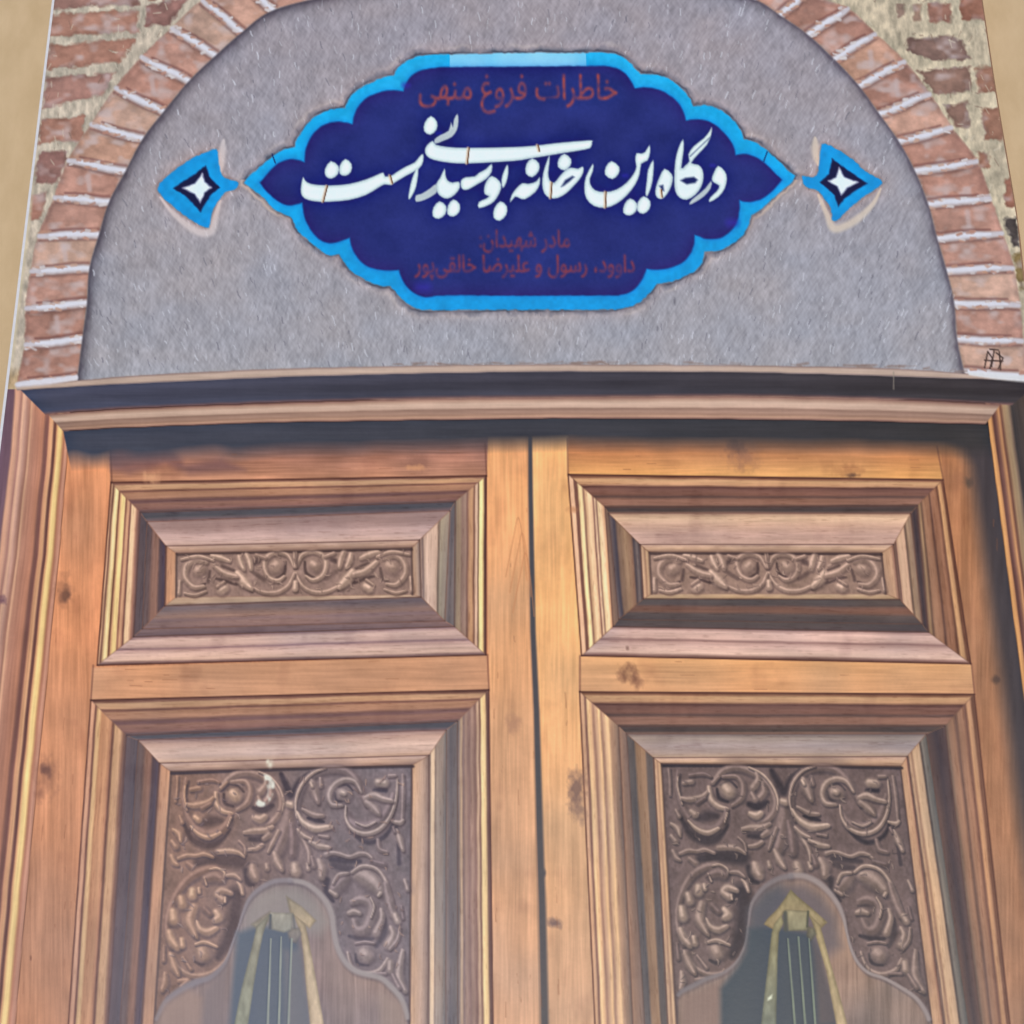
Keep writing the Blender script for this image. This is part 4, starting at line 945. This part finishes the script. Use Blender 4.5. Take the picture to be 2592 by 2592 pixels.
# ------------------------------------------------------------------ smooth arched fields and knockers
def field(conv, rim_r, rim_l, base_r, base_l, rid, seed, dark_poly, dark_c, tone):
    """plain recessed field under the carved scallops"""
    loop = smooth(conv(rim_l[::-1] + rim_r[1:]), 5, False)
    bottom = [ext(conv([base_r])[0], conv([(base_r[0] + 60, base_r[1] + 700)])[0], B4), ext(conv([base_l])[0], conv([(base_l[0] - 30, base_l[1] + 700)])[0], B4)]
    p = np.vstack([loop, [conv([base_r])[0]], bottom, [conv([base_l])[0]]])
    sl, m = polymask(p, 2.5)
    x, y = X[sl], Y[sl]
    c = col(tone) * grain(y, x, seed, 0.16)[..., None]
    put(sl, m, shift(c, sl, seed + 4, .12), rid)
    return p
rimR_r = [(915, 955), (1000, 955), (1090, 995), (1170, 1065), (1230, 1150), (1266, 1240), (1285, 1330), (1315, 1440), (1360, 1530), (1430, 1595), (1530, 1630), (1640, 1690), (1740, 1760), (1800, 1840), (1826, 1900)]
rimR_l = [(915, 955), (830, 975), (740, 1030), (680, 1100), (650, 1170), (636, 1280), (615, 1410), (560, 1520), (480, 1590), (400, 1620), (345, 1640), (270, 1680), (200, 1715), (175, 1740)]
rimL_r = [(1000, 985), (1090, 1000), (1170, 1050), (1240, 1130), (1275, 1210), (1290, 1320), (1315, 1430), (1370, 1530), (1450, 1590), (1590, 1625), (1660, 1680), (1730, 1760), (1765, 1850), (1772, 1890)]
rimL_l = [(1000, 985), (900, 990), (800, 1040), (730, 1110), (690, 1200), (660, 1290), (620, 1400), (570, 1530), (480, 1620), (380, 1655), (310, 1690), (230, 1740), (170, 1800), (120, 1900)]
field(F3, rimR_r, rimR_l, (1845, 1932), (175, 1932), rl_id, 1800, None, None, (150, 134, 134))
field(F2, rimL_r, rimL_l, (1775, 1932), (105, 1932), ll_id, 1850, None, None, (152, 138, 144))
shade(F3([(640, 1180), (740, 1060), (860, 1010), (1010, 1010), (1130, 1090), (1220, 1230), (1250, 1420), (1150, 1500), (640, 1450)]), (112, 108, 122), 0.8, 24)
shade(F3([(645, 1180), (740, 1060), (840, 1020), (900, 1100), (800, 1230), (740, 1400), (640, 1450)]), (92, 98, 116), 0.7, 22)
shade(F2([(700, 1200), (780, 1080), (900, 1030), (1050, 1030), (1180, 1120), (1260, 1260), (1200, 1340), (690, 1340)]), (160, 158, 164), 0.75, 22)
def rim(conv, pts, r, c, a):
    q = smooth(conv(pts), 5, False)
    line([(p[0] + 2, p[1] + 6) for p in q], [v * 1.1 for v in r], (96, 90, 106), 0.45 * a, 1.2)
    line(q, r, c, a, 1.0)
rim(F3, rimR_r, [7, 7, 6, 3, 4, 4, 5, 6], (160, 152, 162), 0.9)
rim(F3, rimR_l, [7, 6, 4, 3, 3, 4, 6, 6, 5], (136, 132, 146), 0.8)
rim(F2, rimL_r, [6, 7, 8, 7, 7, 7, 7, 6], (168, 163, 174), 0.9)
rim(F2, rimL_l, [6, 6, 4, 2, 3, 7, 9, 7, 5], (150, 146, 162), 0.8)
# dark hollow behind the knocker straps, its shade and bluish glare painted in
shade(F3([(640, 1300), (800, 1290), (1040, 1330), (1110, 1480), (1180, 1740), (1250, 2000), (1400, 2700), (300, 2700), (440, 2000), (450, 1700), (560, 1560), (620, 1450)]), (80, 92, 110), 0.97, 13)
shade(F3([(1060, 1400), (1120, 1500), (1200, 1800), (1220, 1932), (1100, 1932), (1080, 1600)]), (116, 104, 112), 0.6, 12)
shade(F2([(650, 1330), (800, 1280), (1040, 1320), (1075, 1480), (1130, 1932), (1200, 2700), (380, 2700), (590, 1932), (620, 1600)]), (98, 112, 134), 0.97, 13)
shade(F2([(960, 1450), (1080, 1440), (1130, 1932), (1150, 2700), (980, 2700), (975, 1932)]), (132, 132, 144), 0.6, 14)
shade(F2([(430, 1700), (600, 1500), (600, 1932), (560, 2700), (380, 2700), (400, 1932)]), (134, 126, 136), 0.7, 18)
shade(F3([(200, 1760), (440, 1660), (450, 1932), (400, 2700), (190, 2700)]), (146, 128, 130), 0.75, 14)
shade(F2([(170, 1800), (330, 1700), (420, 1760), (400, 2700), (90, 2700), (110, 1932)]), (170, 148, 144), 0.75, 14)
shade(F2([(1590, 1720), (1740, 1800), (1765, 1932), (1770, 2700), (1600, 2700)]), (170, 154, 154), 0.6, 14)
kl_id = region('knocker'); kr_id = region('knocker')
def metal(conv, p, c0, c1, seed, rid, soft=1.6):
    q = conv(p)
    sl, m = polymask(q, soft)
    if sl is None: return
    y = Y[sl]; ys = [v[1] for v in q]
    g = np.clip((y - min(ys)) / (min(max(ys), 2592) - min(ys)), 0, 1)[..., None]
    c = (col(c0) * (1 - g) + col(c1) * g) * (1 + 0.15 * fbm(X[sl] / 14, Y[sl] / 30, seed, 3))[..., None] * np.array((1.03, .975, .95), np.float32)
    edge = np.clip(1 + sdf(q, sl) / 7, 0, 1)[..., None]
    c = c * (1 - .16 * edge)
    put(sl, m, c, rid)
# left
metal(F2, [(975, 1088), (1080, 1160), (1172, 1250), (1130, 1302), (1040, 1240), (1000, 1200)], (160, 162, 156), (182, 177, 160), 1901, kl_id, 3)
metal(F2, [(745, 1275), (830, 1215), (870, 1190), (870, 1235), (835, 1285), (780, 1305)], (152, 152, 150), (150, 156, 152), 1902, kl_id, 4)
metal(F2, [(778, 1290), (870, 1200), (850, 1260), (822, 1340), (800, 1450), (780, 1560), (760, 1680), (720, 1960), (690, 2200), (560, 2200), (628, 1960), (680, 1700), (730, 1500), (765, 1360)], (146, 154, 150), (150, 166, 160), 1903, kl_id)
metal(F2, [(1030, 1215), (1100, 1270), (1128, 1400), (1165, 1600), (1228, 1960), (1280, 2250), (1180, 2250), (1135, 1960), (1108, 1700), (1085, 1440), (1070, 1330), (1040, 1260)], (178, 175, 160), (202, 196, 183), 1904, kl_id)
metal(F2, [(868, 1196), (1020, 1200), (1014, 1312), (960, 1330), (880, 1308)], (168, 176, 176), (150, 162, 166), 1905, kl_id, 2.5)
metal(F2, [(1020, 1300), (1060, 1300), (1075, 1340), (1040, 1400), (1000, 1390), (985, 1330)], (146, 150, 152), (128, 134, 146), 1906, kl_id, 3)
for a, b in [((874, 1370), (852, 1990)), ((942, 1360), (926, 1990)), ((1012, 1370), (988, 1990))]:
    q = F2([a, b]); q = [q[0], ext(q[0], q[1], 2760)]
    line([(p[0] - 3, p[1]) for p in q], [2.0, 3.4], (84, 98, 120), .7, 1.2, None)
    line(q, [1.8, 3.2], (158, 170, 170), .9, .9, kl_id)
line(F2([(872, 1215), (868, 1300)]), 3, (92, 100, 112), .8, 1.2); line(F2([(1022, 1215), (1030, 1300)]), 2.5, (110, 116, 120), .6, 1.2)
# right
metal(F3, [(915, 1045), (960, 1090), (1050, 1165), (1158, 1262), (1120, 1300), (1060, 1260), (1020, 1200), (880, 1190), (830, 1260), (800, 1310), (738, 1275), (760, 1240), (830, 1170), (880, 1100)], (146, 147, 128), (158, 154, 134), 1911, kr_id)
metal(F3, [(880, 1178), (1030, 1188), (1026, 1316), (900, 1318)], (160, 163, 146), (142, 150, 138), 1912, kr_id, 2.5)
metal(F3, [(855, 1215), (870, 1262), (838, 1330), (828, 1500), (820, 1932), (812, 2250), (690, 2250), (720, 1932), (770, 1500), (790, 1330), (808, 1270)], (148, 152, 132), (122, 138, 140), 1913, kr_id)
metal(F3, [(1040, 1210), (1110, 1280), (1160, 1470), (1225, 1690), (1296, 1960), (1370, 2250), (1270, 2250), (1215, 1932), (1150, 1580), (1095, 1400), (1068, 1300)], (160, 158, 136), (184, 179, 162), 1914, kr_id)
metal(F3, [(1030, 1290), (1070, 1300), (1085, 1340), (1045, 1390), (1020, 1350)], (128, 132, 122), (104, 112, 116), 1915, kr_id, 3)
for a, b in [((897, 1370), (948, 1990)), ((966, 1358), (1016, 1990)), ((1036, 1370), (1082, 1990))]:
    q = F3([a, b]); q = [q[0], ext(q[0], q[1], 2760)]
    line([(p[0] - 3, p[1]) for p in q], [2.0, 3.6], (70, 82, 98), .7, 1.2, None)
    line(q, [1.8, 3.4], (128, 142, 140), .95, .9, kr_id)
line(F3([(878, 1200), (882, 1310)]), 5, (92, 98, 96), .8, 1.2); line(F3([(1030, 1190), (1024, 1290)]), 2.5, (88, 92, 88), .8, 1.2)
fill(F3([(765, 1760), (795, 1735), (790, 1765), (762, 1780)]), (206, 216, 210), 2)

# ------------------------------------------------------------------ gap, stains, lintel bands
gp = [(1342, 1105), (1343, 1250), (1346, 1420), (1349, 1600), (1358, 1799), (1366, 2110), (1372, 2300), (1378, 2592), (1402, YB)]
line(gp, [5, 6, 6.5, 7, 7.5, 9, 10, 11, 13], (104, 100, 108), 0.96, 0.8)
line([(p[0] - 9, p[1]) for p in gp], 2, (206, 158, 132), 0.35, 1.2)
knot(1378, 2210, 5, 12, (104, 100, 110), .9, 31)
# stiles: old knots and stains
knot(165, 1506, 17, 22, (126, 96, 92), .85, 2, .4); knot(158, 1494, 26, 46, (150, 112, 98), .45, 3)
knot(116, 1950, 16, 20, (118, 90, 92), .85, 4); knot(120, 1965, 30, 48, (158, 116, 104), .5, 5); knot(97, 2010, 12, 26, (160, 116, 104), .6, 6)
knot(1459, 1995, 24, 50, (140, 116, 114), .85, 7, .15); knot(1464, 2050, 20, 40, (138, 116, 116), .6, 8)
knot(1402, 2338, 18, 13, (132, 112, 116), .85, 9, .4); knot(1300, 1835, 20, 30, (176, 138, 124), .5, 10, -.3)
knot(2451, 1221, 13, 14, (96, 88, 84), .85, 12); knot(2432, 1218, 40, 26, (168, 124, 104), .5, 13); knot(2520, 1720, 12, 14, (110, 90, 86), .8, 14)
knot(1590, 1706, 26, 24, (132, 98, 88), .8, 15); knot(1592, 1704, 12, 14, (206, 164, 134), .8, 16); knot(1612, 1724, 14, 22, (140, 104, 94), .6, 17); knot(1588, 1640, 5, 7, (140, 116, 120), .8, 18)
knot(1880, 1140, 44, 44, (168, 128, 112), .8, 19); knot(1862, 1128, 26, 26, (120, 98, 98), .6, 20); knot(2160, 1203, 18, 7, (110, 88, 84), .8, 22); knot(2150, 1190, 40, 20, (172, 124, 98), .5, 23)
knot(1060, 1165, 34, 24, (156, 118, 112), .6, 24); knot(1052, 1184, 30, 8, (216, 166, 138), .7, 25); knot(420, 1160, 30, 30, (190, 138, 122), .6, 26); knot(384, 1208, 24, 16, (222, 176, 150), .8, 27); knot(1450, 1290, 16, 9, (198, 148, 118), .6, 28)
knot(8, 1520, 10, 12, (112, 86, 110), .8, 29); knot(78, 2425, 3, 8, (140, 100, 90), .7, 30)
shade([(270, 1120), (420, 1120), (470, 1175), (560, 1160), (620, 1190), (480, 1200), (420, 1175), (330, 1200), (280, 1190)], (116, 92, 108), .5, 14)
for k, (cx, cy) in enumerate([(1300, 1400), (1310, 1440), (1318, 1490)]):                       # cathedral figure on the stile
    line(smooth([(cx - 20, cy + 60), (cx, cy - 40), (cx + 12, cy - 90), (cx + 24, cy - 30), (cx + 34, cy + 70)], 5, False), 1.6, (206, 150, 118), .5, 1.2)
# the right-hand door stands in the frame's shadow in the printed photograph
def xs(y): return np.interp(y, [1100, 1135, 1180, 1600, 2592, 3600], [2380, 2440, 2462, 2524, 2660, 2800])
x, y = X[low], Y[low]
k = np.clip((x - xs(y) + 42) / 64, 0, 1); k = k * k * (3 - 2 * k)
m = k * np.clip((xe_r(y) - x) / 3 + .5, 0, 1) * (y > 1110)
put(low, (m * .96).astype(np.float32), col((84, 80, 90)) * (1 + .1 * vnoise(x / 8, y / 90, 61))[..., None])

sl = box(-300, 900, 3200, 1260)
x, y = X[sl], Y[sl]
b = [band(k, x) + 1.6 * vnoise(x / 40, y / 60, 62 + k) for k in range(5)]
def piece(yy, lo, hi): return np.clip((yy - lo) / (hi - lo), 0, 1)
kx = np.clip((x - 100) / 2300, 0, 1)[..., None]
dk1 = col((89, 93, 119)) * (1 - kx) + col((80, 77, 86)) * kx
dk2 = col((86, 91, 113)) * (1 - kx) + col((76, 75, 82)) * kx
out = np.array(img[sl])
# light top arris
c = prof([(0, (150, 134, 138)), (.3, (190, 176, 178)), (.75, (186, 172, 172)), (1, (140, 128, 138))], piece(y, b[0], b[1]))
mA = np.clip((y - b[0]) / 3 + .5, 0, 1) * np.clip((b[1] - y) / 3 + .5, 0, 1)
t = piece(y, b[1], b[2])
c1 = dk1 * (1 + 0.05 * np.sin(t * 9)[..., None]) ; tail = np.clip((t - .86) / .14, 0, 1)[..., None]
c1 = c1 * (1 - tail) + col((132, 106, 112)) * tail
mB = np.clip((y - b[1]) / 3 + .5, 0, 1) * np.clip((b[2] - y) / 4 + .5, 0, 1)
c2 = prof([(0, (140, 112, 114)), (.12, (178, 152, 148)), (.28, (208, 186, 182)), (.45, (204, 180, 176)), (.54, (160, 136, 132)), (.68, (176, 150, 146)), (.78, (166, 140, 134)), (.88, (190, 160, 152)), (1, (128, 104, 108))], piece(y, b[2], b[3])) * (1.0 - .10 * np.clip((x - 2000) / 500, 0, 1) - .06 * np.clip((700 - x) / 600, 0, 1))[..., None]
mC = np.clip((y - b[2]) / 3 + .5, 0, 1) * np.clip((b[3] - y) / 3 + .5, 0, 1)
mD = np.clip((y - b[3]) / 3 + .5, 0, 1) * np.clip((b[4] - y + (5 + 14 * np.clip((900 - x) / 500, 0, 1)) * vnoise(x / 60, y / 60, 66)) / 46 + .78, 0, 1)
g = grain(x, y, 630, 0.07)[..., None]
def lim(mk, lt, rt):      # the bands end on mitres at both jambs
    return mk * np.clip((x - lt) / 3 + .5, 0, 1) * np.clip((rt - x) / 3 + .5, 0, 1)
mA = lim(mA, 40 + (y - 980) * .3, 2640); mB = lim(mB, 52 + (y - 987) * 1.0, 2556 + (1030 - y) * 1.2)
mC = lim(mC, 118 + (y - 1045) * .9, 2530 - (y - 1027) * .75); mD = lim(mD, 160 + (y - 1090) * .2, 2501 + (y - 1074) * .131)
for mk, cc, rid in [(mD, dk2, None), (mC, c2, lintel_id), (mB, c1, lintel_id), (mA, c, lintel_id)]:
    put(sl, mk.astype(np.float32), cc * g, rid)
ids[sl][(mD > .6)] = lintel_id
line([(2262, 942), (2262, 985)], 1.6, (150, 146, 148), .6, 1.2)
# mortar ends above the lintel at both sides
line([(44, 974), (120, 966), (192, 956)], [6, 8, 6], (206, 202, 212), .95, .9, arch_id)
line([(2455, 946), (2520, 952), (2620, 962)], [4, 8, 8], (206, 206, 212), .95, .9, arch_id)
rs = random.Random(8)
for k in range(60):     # dirt where the plaster meets the wood
    cx = rs.uniform(900, 2420); yb = float(band(0, cx))
    line([(cx, yb - rs.uniform(1, 7)), (cx + rs.uniform(8, 40), yb - rs.uniform(0, 8))], rs.uniform(1, 3.5), (140, 122, 118), rs.uniform(.2, .6), 1.2)

ids[(ids == wall2_id) & (Y > 968)] = jr_id
ids[(ids == 0) & (Y > 985)] = jl_id
# fore-edge side of the picture next to the white card: thin beige run-out
sl = box(-200, 300, 200, 1000)
d = X[sl] - xl(Y[sl])
put(sl, (np.clip(1 - d / 11, 0, 1) * np.clip((Y[sl] - 380) / 200, 0, 1) * np.clip((960 - Y[sl]) / 60, 0, 1) * .85).astype(np.float32), col((206, 198, 176)))

# scuff that has rubbed through the ink to white paper
for p in [F2([(845, 195), (885, 190), (895, 245), (850, 250)]), F2([(825, 285), (870, 300), (900, 345), (885, 420), (860, 470), (820, 500), (780, 490), (785, 455), (830, 460), (855, 400), (840, 350)])]:
    q = smooth(p, 3)
    s_, m = polymask(q, 3)
    m = m * np.clip(.55 + 1.8 * vnoise(X[s_] / 9, Y[s_] / 11, 97), 0, 1)
    put(s_, m * .9, col((226, 234, 240)))

rs = random.Random(77)
for k in range(110):     # dark flecks and pores that run with the boards
    vert = rs.random() < .6
    if vert: cx, cy = rs.choice((rs.uniform(60, 260), rs.uniform(1250, 1440), rs.uniform(2400, 2540))), rs.uniform(1180, 2600)
    else: cx, cy = rs.choice((rs.uniform(300, 1180), rs.uniform(1500, 2330))), rs.choice((rs.uniform(1130, 1200), rs.uniform(1665, 1750)))
    bb = box(cx - 1, cy - 1, cx + 1, cy + 1)
    if bb is None or ids[bb[0].start, bb[1].start] not in (dl_id, dr_id): continue
    L = rs.uniform(8, 40)
    line([(cx, cy), (cx + (rs.uniform(-2, 2) - L * .06 * np.sign(1300 - cx) if vert else L), cy + (L if vert else rs.uniform(-1.5, 1.5)))], rs.uniform(.7, 1.5), (150, 104, 86), rs.uniform(.15, .4), 1.2)
# the print as a whole: screen softness, press sharpening and fine paper noise
img[:] = blur(img, 0.45)
img += 0.34 * (img - blur(img, 1.3)) + 0.20 * (img - blur(img, 9.0))
img *= (1 + 0.018 * vnoise(X / 3.2, Y / 3.2, 999) + 0.02 * vnoise(X / 9, Y / 9, 998))[..., None]
# press colour balance of the photograph, warmer and denser on the woodwork and the bricks
wood = np.clip((Y - 925) / 30, 0, 1) * (ids != tymp_id) * (ids != arch_id)
wood = np.where((ids == lintel_id), 1.0, wood)
wood = blur(wood.astype(np.float32), 1.0)[..., None]
bal = np.clip(img, 0, 1) ** 1.07 * np.array((.985, .945, .875), np.float32)
pan = blur(((ids == lu_id) | (ids == ru_id) | (ids == ll_id) | (ids == rl_id)).astype(np.float32), 1.0)[..., None]
low_s = np.clip(1.15 - (img[..., :1] - img[..., 2:]) * 5, 0, 1) * np.clip(1.25 - Y / 2592 * .8, 0, 1)[..., None]
for P in (LU, RU, LL, RL):
    sl, m = polymask(P['T'], 2.0); low_s[sl] *= (1 - .7 * m)[..., None]
bal = bal * (1 - pan * low_s + pan * low_s * np.array((1.03, .965, .90), np.float32))
img[:] = img * (1 - wood) + bal * wood
lo = np.clip((Y - 1700) / 700, 0, 1) * np.exp(-((X - 560) / 620) ** 2)  # bluish glare veil of the lower left, painted into the ink
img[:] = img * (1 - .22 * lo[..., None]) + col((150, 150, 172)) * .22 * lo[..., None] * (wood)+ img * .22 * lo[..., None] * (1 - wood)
br = blur(((ids == arch_id) | (ids == 0) | (ids == wall2_id)).astype(np.float32), 1.0)[..., None]
gray = img.mean(-1, keepdims=True)
sat = np.clip((img[..., :1] - img[..., 2:]) * 9 - .35, 0, 1)
bal = (gray + (img - gray) * 1.22) * np.array((.985, .955, .94), np.float32)
img[:] = img * (1 - br * sat) + bal * br * sat
np.clip(img, 0, 1, out=img)
# ------------------------------------------------------------------ materials
# what the camera measured -> ink: take off the even sheen of the laminate, divide by the light that falls on the page
SHEEN = np.array((0.021, 0.022, 0.026), np.float32)
LIGHT = np.array((0.96, 0.94, 0.98), np.float32)
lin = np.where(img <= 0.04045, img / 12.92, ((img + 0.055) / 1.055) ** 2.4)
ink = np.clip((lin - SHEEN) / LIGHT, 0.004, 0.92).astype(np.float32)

def nodes_of(name):
    m = bpy.data.materials.new(name); m.use_nodes = True
    nt = m.node_tree
    return m, nt, nt.nodes['Principled BSDF']

def ink_material():
    m, nt, b = nodes_of('printed_laminate')
    at_ = nt.nodes.new('ShaderNodeAttribute'); at_.attribute_name = 'ink'
    nt.links.new(at_.outputs['Color'], b.inputs['Base Color'])
    b.inputs['Roughness'].default_value = 0.42
    b.inputs['Specular IOR Level'].default_value = 0.5
    tc = nt.nodes.new('ShaderNodeTexCoord'); n = nt.nodes.new('ShaderNodeTexNoise')
    n.inputs['Scale'].default_value = 1800; n.inputs['Detail'].default_value = 3
    bp = nt.nodes.new('ShaderNodeBump'); bp.inputs['Strength'].default_value = 0.10; bp.inputs['Distance'].default_value = 0.0001
    nt.links.new(tc.outputs['Object'], n.inputs['Vector']); nt.links.new(n.outputs['Fac'], bp.inputs['Height'])
    nt.links.new(bp.outputs['Normal'], b.inputs['Normal'])
    return m

def noise_material(name, c0, c1, scale, rough, stretch=(1, 1, 1), bump=0.0):
    m, nt, b = nodes_of(name)
    tc = nt.nodes.new('ShaderNodeTexCoord'); mp = nt.nodes.new('ShaderNodeMapping'); mp.inputs['Scale'].default_value = stretch
    n = nt.nodes.new('ShaderNodeTexNoise'); n.inputs['Scale'].default_value = scale; n.inputs['Detail'].default_value = 6; n.inputs['Roughness'].default_value = 0.6
    r = nt.nodes.new('ShaderNodeValToRGB'); r.color_ramp.elements[0].position = 0.3; r.color_ramp.elements[1].position = 0.7
    r.color_ramp.elements[0].color = (*c0, 1); r.color_ramp.elements[1].color = (*c1, 1)
    nt.links.new(tc.outputs['Object'], mp.inputs['Vector']); nt.links.new(mp.outputs['Vector'], n.inputs['Vector'])
    nt.links.new(n.outputs['Fac'], r.inputs['Fac']); nt.links.new(r.outputs['Color'], b.inputs['Base Color'])
    b.inputs['Roughness'].default_value = rough
    if bump:
        bp = nt.nodes.new('ShaderNodeBump'); bp.inputs['Strength'].default_value = bump; bp.inputs['Distance'].default_value = 0.0003
        nt.links.new(n.outputs['Fac'], bp.inputs['Height']); nt.links.new(bp.outputs['Normal'], b.inputs['Normal'])
    return m

mat_ink = ink_material()
mat_card = noise_material('white_card', (0.60, 0.62, 0.66), (0.70, 0.71, 0.74), 900, 0.6)
mat_pages = noise_material('page_edges', (0.52, 0.48, 0.40), (0.66, 0.62, 0.54), 300, 0.8, (1, 1, 30))
mat_spine = noise_material('spine_print', (0.20, 0.10, 0.06), (0.28, 0.15, 0.09), 120, 0.42, (1, 0.1, 1))
mat_table = noise_material('tan_board', (0.52, 0.385, 0.22), (0.60, 0.455, 0.275), 260, 0.75, (1.0, 0.45, 1), 0.25)

# ------------------------------------------------------------------ objects
def link(name, verts, faces, mat, parent=None, loc=None):
    me = bpy.data.meshes.new(name)
    me.from_pydata([tuple(v) for v in verts], [], faces); me.update()
    o = bpy.data.objects.new(name, me); scene.collection.objects.link(o)
    me.materials.append(mat)
    if parent: o.parent = parent
    return o

# table top: a board of real thickness under the book
o_c = at(1296, 1296)
t0x, t0y, hw = float(o_c[0]), float(o_c[1]), 0.75
tv = [(t0x + sx * hw, t0y + sy * hw, z) for z in (-0.02, 0.0) for sx, sy in ((-1, -1), (1, -1), (1, 1), (-1, 1))]
table = link('table_top', tv, [(3, 2, 1, 0), (4, 5, 6, 7), (0, 1, 5, 4), (1, 2, 6, 5), (2, 3, 7, 6), (3, 0, 4, 7)], mat_table)
table['kind'] = 'structure'

book = bpy.data.objects.new('paperback_book', None)
book.empty_display_size = 0.02
scene.collection.objects.link(book)
book.location = (t0x, t0y, 0.0)
book['label'] = 'glossy paperback with carved wooden double door, brick arch and blue plaque pictured on its cover'
book['category'] = 'book'
OFF = np.array((t0x, t0y, 0.0))

# outline of the cover, survey rows top to bottom
oy = np.concatenate([np.linspace(Y_TOP, 0, 6, endpoint=False), np.linspace(0, 2592, 40), np.linspace(2620, Y_BOT, 8)])
Lp = [at(xl(v), v) for v in oy]; Rp = [at(float(xr(v)), v) for v in oy]

def slab(name, left, right, z0, z1, mat, lpad=0.0, rpad=0.0, bevel=0.0):
    """sheet or block between the two outlines"""
    n = len(left); vs = []; fs = []
    for z in (z0, z1):
        for a, b in zip(left, right):
            vs.append((a[0] - lpad - OFF[0], a[1] - OFF[1], z)); vs.append((b[0] + rpad - OFF[0], b[1] - OFF[1], z))
    N = 2 * n
    for k in range(n - 1):
        a, b, c, d = 2 * k, 2 * k + 1, 2 * k + 3, 2 * k + 2
        fs.append((a, d, c, b)); fs.append((N + a, N + b, N + c, N + d))
        fs.append((a, N + a, N + d, d)); fs.append((b, c, N + c, N + b))
    fs.append((0, 1, N + 1, N)); e = 2 * (n - 1); fs.append((e, N + e, N + e + 1, e + 1))
    return link(name, vs, fs, mat, book)

T = BOOK_T
slab('front_cover', Lp, Rp, T - 0.00035, T - 0.00004, mat_card, 0.00040, 0.0)
slab('back_cover', Lp, Rp, 0.0004, 0.00075, mat_card, 0.0004, 0.0)
slab('page_block', Lp, Rp, 0.0008, T - 0.0004, mat_pages, -0.0006, -0.0006)
# spine: the cover bent round the right-hand side
n = len(Rp); prof_z = [(0.0, T), (0.00035, T - 0.0003), (0.0005, T - 0.001), (0.0005, 0.0012), (0.0003, 0.0006), (0.0, 0.0004)]
vs, fs = [], []
for p in Rp:
    for dx, z in prof_z: vs.append((p[0] + dx - OFF[0], p[1] - OFF[1], z))
m_ = len(prof_z)
for k in range(n - 1):
    for j in range(m_ - 1):
        a = k * m_ + j; fs.append((a, a + m_, a + m_ + 1, a + 1))
sp = link('spine', vs, fs, mat_spine, book)

# the print: every field of the picture is its own sheet of ink, edge to edge in one plane
WX, WY = at_arr(X.astype(np.float64), Y.astype(np.float64))
WX = (WX - OFF[0]).astype(np.float32); WY = (WY - OFF[1]).astype(np.float32)
cell = ids[:-1, :-1]
PARENT = {'title_plaque': None}
def sheet(rid, name, parent):
    rr, cc = np.nonzero(cell == rid)
    if len(rr) == 0: return None
    idx = np.stack([rr * W + cc, (rr + 1) * W + cc, (rr + 1) * W + cc + 1, rr * W + cc + 1], 1).ravel()
    uq, inv = np.unique(idx, return_inverse=True)
    nf = len(rr)
    me = bpy.data.meshes.new(name)
    me.vertices.add(len(uq)); me.loops.add(4 * nf); me.polygons.add(nf)
    co = np.empty((len(uq), 3), np.float32)
    co[:, 0] = WX.ravel()[uq]; co[:, 1] = WY.ravel()[uq]; co[:, 2] = T
    me.vertices.foreach_set('co', co.ravel())
    me.loops.foreach_set('vertex_index', inv.astype(np.int32).ravel())
    me.polygons.foreach_set('loop_start', np.arange(0, 4 * nf, 4, dtype=np.int32))
    me.update(calc_edges=True)
    ca = me.color_attributes.new('ink', 'FLOAT_COLOR', 'POINT')
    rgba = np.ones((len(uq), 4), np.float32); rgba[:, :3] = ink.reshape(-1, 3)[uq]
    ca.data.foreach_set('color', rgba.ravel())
    me.materials.append(mat_ink)
    o = bpy.data.objects.new(name, me); scene.collection.objects.link(o)
    o.parent = parent
    return o
made = {}
UNDER = {'plaque_border': 'title_plaque', 'title_lettering': 'title_plaque', 'author_lettering': 'title_plaque', 'dedication_lettering': 'title_plaque'}
for rid, name in enumerate(NAMES):
    if name in UNDER: par = made[NAMES.index(UNDER[name])]
    elif name == 'ornament_star': par = made[rid - 1]
    elif rid in (lu_id, ll_id, kl_id): par = made[dl_id]
    elif rid in (ru_id, rl_id, kr_id): par = made[dr_id]
    else: par = book
    made[rid] = sheet(rid, name, par)
PL = {dl_id: 'left door leaf, redder brown with a white scuff on its carving', dr_id: 'right door leaf, its right edge in dark shadow',
      NAMES.index('author_lettering'): 'red author line above the white title', NAMES.index('dedication_lettering'): 'two dim red lines below the white title',
      NAMES.index('title_lettering'): 'large white calligraphic title'}
for rid, t in PL.items():
    if made.get(rid): made[rid]['label'] = t
